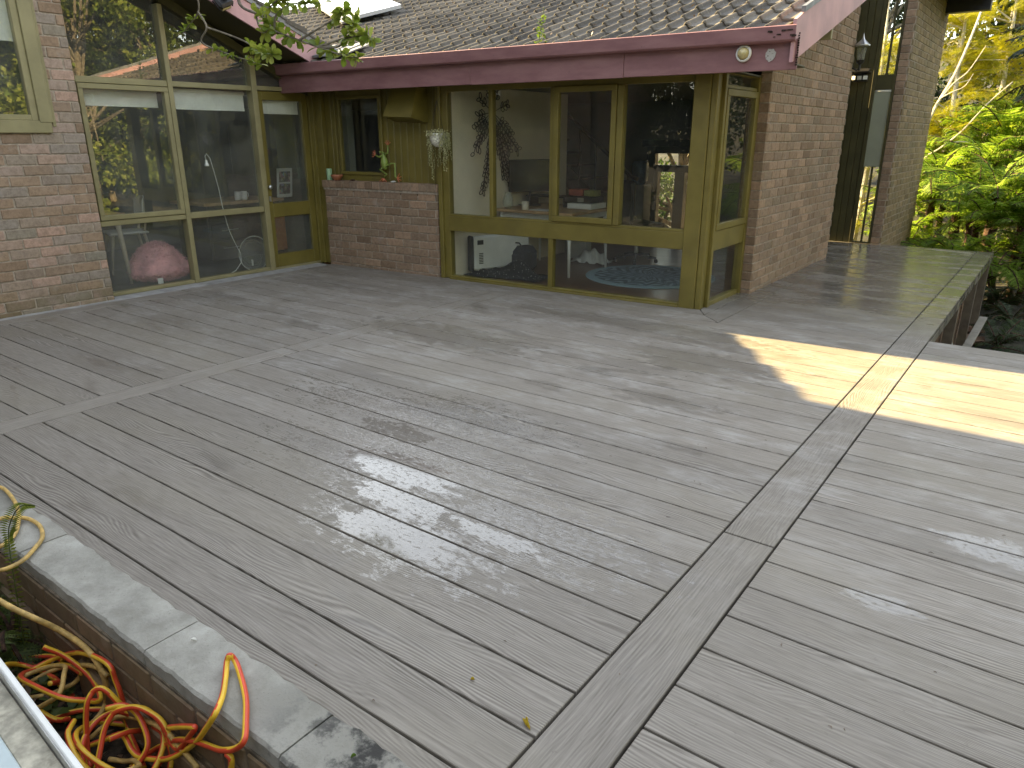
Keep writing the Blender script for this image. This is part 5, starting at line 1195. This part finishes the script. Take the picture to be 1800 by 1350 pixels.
lim([(-1.75, 14.6, .2), (-1.45, 14.6, 1.02), (-1.2, 14.6, 1.25), (-.9, 14.6, 1.55), (-.6, 14.7, 2.0), (-.3, 14.8, 2.35)], .022, .009); lim([(-1.1, 14.6, 1.34), (-.8, 14.6, 1.36), (-.55, 14.6, 1.2), (-.35, 14.6, .95)], .014, .005)
m.build('branches', M_paleb, db)
# evergreen mass behind, reflected in the windows as well
BK = [(-3.5, 19, 7.5, 2.6, 9000), (-.9, 21.5, 8.5, 2.8, 9000), (2.2, 20.5, 8, 2.8, 8000), (5.2, 19, 7.5, 2.7, 6000), (-6.5, 20, 8, 2.8, 6000)]
BL_ = ['leftmost dark evergreen behind the house roof', 'dark evergreen directly behind the wattles', 'dark evergreen behind the right edge of the wattles', 'dark evergreen to the right, outside the picture', 'dark evergreen seen through the rear glass door']
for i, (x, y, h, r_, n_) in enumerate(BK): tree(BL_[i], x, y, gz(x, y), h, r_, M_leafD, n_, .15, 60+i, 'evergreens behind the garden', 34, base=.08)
LK = [(10.2, -3.2, 8.5, 2.9, M_leafS), (9.3, 1.2, 8.0, 2.8, M_leafS), (10.0, 5.2, 8.8, 2.9, M_leafS), (9.4, 9.3, 8.0, 2.7, M_leafS), (11.6, 13.2, 9, 3.0, M_leafM), (13.2, -.8, 10.5, 3.2, M_leafD), (13.5, 3.4, 10.5, 3.2, M_leafM), (13.5, 7.6, 10.5, 3.2, M_leafD), (13.5, 11.6, 10, 3.2, M_leafD)]
LL = ['leafy tree reflected at the far left of the window wall', 'bright leafy tree reflected in the window over the brick wall', 'leafy tree reflected in the upper left panes', 'bright leafy tree reflected in the raking upper panes', 'leafy tree to the right of the walkway ferns',
      'tall dark tree behind the leafy tree nearest the camera', 'tall tree behind the bright leafy tree', 'tall dark tree between the two bright trees', 'tall dark tree at the back right of the garden']
for i, (x, y, h, r_, mt) in enumerate(LK): tree(LL[i], x, y, gz(x, y), h, r_, mt, 30000 if i < 5 else 15000, .15 if i < 5 else .2, 80+i, 'garden trees to the right of the deck', 44, base=.05)
for i, (x, y, h) in enumerate(((-5.5, -8.5, 8.5), (-1.8, -9.5, 9), (2.2, -9, 9), (6.4, -8.4, 9), (-10, -7, 8), (-3.6, -11.5, 10), (.3, -11.8, 10), (4.3, -11.5, 10))):
    tree(['bushy tree behind the camera on the left', 'bushy tree straight behind the camera', 'bushy tree behind the camera, right of centre', 'bushy tree behind the camera at the far right', 'bushy tree behind the left wing of the house', 'tall tree in the second row behind the camera on the left', 'tall tree in the second row straight behind the camera', 'tall tree in the second row behind the camera on the right'][i], x, y, gz(x, y), h, 2.7, M_leafD, 15000, .19, 100+i, 'trees behind the viewpoint', 34, base=.04)
for i, (x, y, h) in enumerate(((-6.4, 11.5, 2.6), (-4.9, 11.7, 2.6), (-8.4, 11.6, 3))):
    tree(['sunlit shrub framed by the left of the rear glass door', 'sunlit shrub framed by the middle of the rear glass door', 'sunlit shrub behind the staircase wall'][i], x, y, gz(x, y), h+.8, 1.2, M_leafB, 7000, .08, 120+i, 'shrubs outside the rear door', 22, name='shrub', base=.1, cat='shrub')

# ---- overhanging branch at the top left
btree = thing('magnolia_tree', 'small tree whose leafy branch hangs over the left pink bargeboard', 'tree', (-5.0, -.75, -.36))
tw = MB(); lc = []; rr = random.Random(77)
YB = 2.62; ex = Vector((0, 0, 0))
tw.tube(spline([(-5.0, -.75, -.4), (-5.05, -.7, 1.2), (-4.95, -.3, 2.6), (-4.9, .7, 3.4), (-4.95, 1.8, 3.45), (-5.0, 2.35, 3.1), (-4.9, 2.5, 2.8), (-4.82, 2.55, 2.6)], 5), [.05*(1-i/42) + .012 for i in range(36)], 9)
mains = [[(-5.27, 2.65), (-5.17, 2.53), (-5.18, 2.43), (-5.28, 2.35), (-5.40, 2.29)], [(-5.18, 2.44), (-5.12, 2.32), (-5.18, 2.21), (-4.98, 2.12), (-4.79, 2.06), (-4.61, 2.02)], [(-4.82, 2.66), (-4.82, 2.48), (-4.64, 2.40), (-4.57, 2.39), (-4.34, 2.30), (-4.17, 2.22), (-4.04, 2.18), (-3.79, 2.09), (-3.61, 2.03), (-3.48, 2.01)], [(-4.64, 2.40), (-4.59, 2.30), (-4.49, 2.24), (-4.31, 2.24), (-4.17, 2.24)], [(-4.34, 2.30), (-4.29, 2.36), (-4.14, 2.40), (-4.0, 2.46)], [(-3.92, 2.14), (-3.78, 2.21), (-3.64, 2.28), (-3.58, 2.31)], [(-3.79, 2.09), (-3.60, 2.14), (-3.42, 2.15), (-3.31, 2.11)], [(-4.17, 2.22), (-4.12, 2.32), (-3.95, 2.38), (-3.75, 2.38)], [(-5.12, 2.32), (-4.95, 2.26), (-4.80, 2.20), (-4.66, 2.13), (-4.41, 2.09), (-4.27, 2.06)], [(-3.79, 2.09), (-3.64, 2.09), (-3.53, 2.19), (-3.49, 2.28)]]
for mi_, ml in enumerate(mains):
    pts = [Vector((u, YB+.10*math.sin(u*5), v)) for u, v in ml]
    S_ = spline(pts, 6); n_ = len(S_); tw.tube(S_, [(.011 if mi_ == 2 else .007)*(1-.7*i/n_)+.002 for i in range(n_)], 6)
    for i, p in enumerate(S_):
        fr_ = i/n_
        if fr_ > (.45 if mi_ != 2 else .3) and rr.random() < (.55 if mi_ < 2 else .85):
            for _ in range(rr.choice((3, 4, 4, 5))): lc.append((p, rr.uniform(.05, .095) if mi_ >= 2 else rr.uniform(.04, .07)))
tw.build('trunk', M_bark, btree, True)
r_ = np.random.default_rng(6); m = MB()
for p, L in lc:                                         # each leaf an obovate blade with a fold
    d = Vector(r_.normal(0, 1, 3)); d.z = d.z*.7+.15; d.normalize(); s = d.cross(Vector(r_.normal(0, .5, 3))+Vector((0, .4, 1))).normalized(); u_ = s.cross(d); W = L*.27
    prof = ((0, .02), (.25, .45), (.55, .95), (.78, 1.0), (.92, .6), (1.0, .05)); vs = []
    for t_, w_ in prof:
        c = p+d*(L*t_)-u_*(L*.22*t_*t_); vs += [tuple(c+s*W*w_+u_*W*w_*.25), tuple(c), tuple(c-s*W*w_+u_*W*w_*.25)]
    m.add(vs, [(i*3+k, i*3+k+1, i*3+k+4, i*3+k+3) for i in range(5) for k in (0, 1)])
m.build('leaves', M_leafS, btree, True)

# ---- gutter weed
gw_ = rp(-3.1, fy(-3.1, VF+.0)); t = thing('gutter_weed', 'thin green weed growing out of the gutter over the living room window', 'weed', tuple(gw_)); m = MB(); rr = random.Random(9); Q = []
MB().tube([tuple(gw_), tuple(gw_+Vector((.01, .02, .12))), tuple(gw_+Vector((.02, .05, .30)))], .003, 5).build('stem', M_leafM, t)
cs = np.array([tuple(gw_+Vector((.01+rr.gauss(0, .02), .03+rr.gauss(0, .02), rr.uniform(.0, .22)))) for _ in range(60)]); dd = rng.normal(0, 1, (60, 3)); dd[:, 2] = abs(dd[:, 2])*.5
quads_mesh('leaves', rhombs(cs, dd, np.tile([0, 0, 1.], (60, 1))+rng.normal(0, .3, (60, 3)), .045, .012), M_leafB, t, t.location)
# moss, leaves caught on the tiles
N = 260; rr_n = np.random.default_rng(31); us = rr_n.uniform(0, 5.2, N); vs2 = VF+rr_n.uniform(.02, 3.2, N)
P = np.array([tuple(FM @ Vector((a, b, rz(b)+.06))) for a, b in zip(us, vs2)]); d = rr_n.normal(0, 1, (N, 3)); d[:, 2] *= .25
tag(quads_mesh('leaf_litter', rhombs(P, d, np.tile([0, 0, 1.], (N, 1)), rr_n.uniform(.03, .07, N), .008), M_leafBr, None, (0, 0, 0)), kind='stuff', label='dead leaves and twigs caught on the roof tiles')

# ---- plants in the garden bed
t = thing('sword_fern', 'bright green sword fern frond standing up beside the stone coping', 'fern', (-1.98, -.52, -.36)); rb = MB(); Q = []
def sword(pts, w0, n=30):
    S_ = np.array([tuple(p) for p in spline(pts, 12)]); n_ = len(S_); rb.tube([tuple(p) for p in S_[::4]], .0022, 5); cs, ds, ls = [], [], []
    for i in range(4, n_-1):
        T = unit(S_[min(i+1, n_-1)]-S_[i-1]); sd_ = unit(np.cross(T, np.array([-.55, .8, .35]))); f = i/n_; w_ = w0*math.sin(math.pi*min(.985, .18+f*.8))**.7
        for s in (-1, 1): cs.append(S_[i]); ds.append(sd_*s+T*.25+np.array([0, 0, -.12])); ls.append(w_)
    Q.append(rhombs(np.array(cs), np.array(ds), np.tile([-.5, .8, .35], (len(cs), 1)), np.array(ls), .0052))
sword([(-1.93, -.52, -.36), (-1.94, -.50, -.15), (-2.03, -.46, .02), (-2.08, -.43, .10), (-2.02, -.40, .19), (-1.93, -.38, .215)], .040)
sword([(-2.0, -.54, -.36), (-2.1, -.6, -.2), (-2.25, -.62, -.1), (-2.4, -.6, -.12)], .045); sword([(-1.97, -.54, -.36), (-2.0, -.62, -.22), (-2.08, -.72, -.14), (-2.15, -.8, -.16)], .04)
quads_mesh('fronds', np.concatenate(Q), M_leafS, t, t.location); rb.build('stalk', M_leafM, t)
for i, (x, y, s, lab) in enumerate(((-2.06, -.52, .26, 'feathery low fern in the garden bed at the left edge'), (-2.38, -.55, .3, 'feathery fern further left in the garden bed'))):
    tree_fern(x, y, -.36, -.33, s, 14, lab, M_leafM, 'ferns in the garden bed', 50+i)
for i, (x, y, lab) in enumerate(((-1.60, -.56, 'broad-leaved weed under the hose coils nearest the metal ledge'), (-1.72, -.53, 'broad-leaved weed behind the hose strands'), (-1.50, -.545, 'little green weed between the hose strands'))):
    t = thing('weed', lab, 'weed', (x, y, -.36)); n_ = 9; a = np.arange(n_)*2.4; cs = np.tile([x, y, -.345], (n_, 1))+rng.normal(0, .012, (n_, 3)); dd = np.stack([np.cos(a), np.sin(a), .35+0*a], 1)
    quads_mesh('leaves', rhombs(cs, dd, np.tile([0, 0, 1.], (n_, 1)), .06, .02), M_leafM, t, t.location)
N = 420; P = np.stack([rng.uniform(-2.6, -.2, N), rng.uniform(-.98, -.455, N), np.full(N, -.345)+rng.uniform(0, .02, N)], 1); d = rng.normal(0, 1, (N, 3)); d[:, 2] *= .3
tag(quads_mesh('leaf_litter', rhombs(P, d, np.tile([0, 0, 1.], (N, 1))+rng.normal(0, .3, (N, 3)), rng.uniform(.02, .06, N), .009), M_leafBr, None, (0, 0, 0)), kind='stuff', label='dead leaves on the soil of the garden bed')

# ---- in the pit beside the walkway
t = thing('retaining_wall', 'old crumbling brick wall under the edge of the walkway', 'wall', (.1, 7.5, -.6))
brick_wall('brickwork', M_brickU, t, MX(.06, 0, R(90)), 5.2, 10.2, lambda u: -.24, seed=40, z0=-1.3, depth=.2, relief=.02)
rr = random.Random(44); m = MB()
for i in range(26):
    c = (.13+abs(rr.gauss(0, .10)), rr.uniform(5.1, 10.1), -1.0+rr.uniform(0, .1)); q = MB().bbox(-.11, .11, -.05, .05, -.035, .035, .008).xf(Matrix.Translation(c) @ Matrix.Rotation(rr.uniform(0, 3), 4, 'Z') @ Matrix.Rotation(rr.uniform(-.5, .5), 4, 'X')); m.add(q.v, q.f)
tag(m.build('brick_rubble', M_brickU), kind='stuff', label='loose bricks at the foot of the old wall')
off_ = MB().bbox(-.04, .04, -.68, .68, -.012, .012, .003)
o = off_.build('timber_offcut', M_deck if False else plain('grey_offcut', (.24, .22, .19), .6, .15, 8), M=Matrix.Translation((.30, 7.95, -.60)) @ Matrix.Rotation(R(-2), 4, 'Z') @ Matrix.Rotation(R(6), 4, 'X')); tag(o, 'grey decking offcut propped in the dark pit beside the walkway', 'timber')
o = MB().bbox(-.05, .05, -.10, .10, -.012, .012, .003).build('timber_offcut', M_white, M=Matrix.Translation((.14, 7.0, -.55)) @ Matrix.Rotation(R(20), 4, 'X')); tag(o, 'short pale offcut end beside the longer grey offcut', 'timber')
pr_ = MB(); 
for y in (5.3, 7.0, 8.7, 10.15): pr_.box(.10, .19, y-.045, y+.045, -1.3, -.12)
pr_.build('deck_post', plain('weathered_post', (.16, .13, .10), .85), deck_o)

# ---- leaves and specks on the deck
def bitleaf(x, y, z, L, W, a, mat, lab, name='fallen_leaf'):
    m = MB(); pr2 = ((0, .1), (.3, .8), (.6, 1), (.85, .55), (1, .05)); vs = []
    for t_, w_ in pr2: vs += [(L*t_, W*w_, .003+.006*math.sin(t_*3)), (L*t_, 0, .001), (L*t_, -W*w_, .003+.004*math.sin(t_*3))]
    vs += [(a_, b_, c_-.0012) for a_, b_, c_ in vs]
    f_ = [(i*3+k, i*3+k+1, i*3+k+4, i*3+k+3) for i in range(4) for k in (0, 1)]; f_ += [tuple(q+15 for q in g)[::-1] for g in f_]
    m.add(vs, f_); return tag(m.build(name, mat, M=Matrix.Translation((x, y, z+.0015)) @ Matrix.Rotation(a, 4, 'Z')), lab, 'leaf')
bitleaf(-.065, .03, .0, .045, .005, R(-28), M_leafY, 'narrow yellow leaf lying against the long border board')
bitleaf(-.06, .04, .0, .035, .0035, R(-50), M_leafY, 'shorter yellow leaf crossing the narrow one by the border board')
bitleaf(-.27, .06, .0, .012, .004, .5, M_leafY, 'tiny yellow leaf fleck left of the narrow yellow leaf')
bitleaf(-1.05, -.33, .017, .022, .004, .4, M_offwhite, 'tiny cream leaf fleck in the middle of the coping')
bitleaf(-.32, -.34, .017, .014, .003, 1.2, M_leafB, 'pale leaf on the dark end of the coping')
rr = random.Random(91); m = MB()
for i in range(60):
    x, y = rr.uniform(-5.8, 3.2), rr.uniform(-.2, 4.3)
    if rr.random() < .5: x, y = rr.uniform(-.8, 2.0), rr.uniform(-.3, 2.5)
    a = rr.uniform(0, 3.1); L = rr.uniform(.003, .010); c_2 = rr.uniform(-.9, .9); q = MB().tube([(x, y, .0022), (x+L*math.cos(a), y+L*math.sin(a), .003), (x+L*1.8*math.cos(a+c_2), y+L*1.8*math.sin(a+c_2), .0022)], [.0008, .0012, .0005], 4); m.add(q.v, q.f)
tag(m.build('deck_debris', M_leafBr), kind='stuff', label='twig crumbs and specks scattered over the boards')
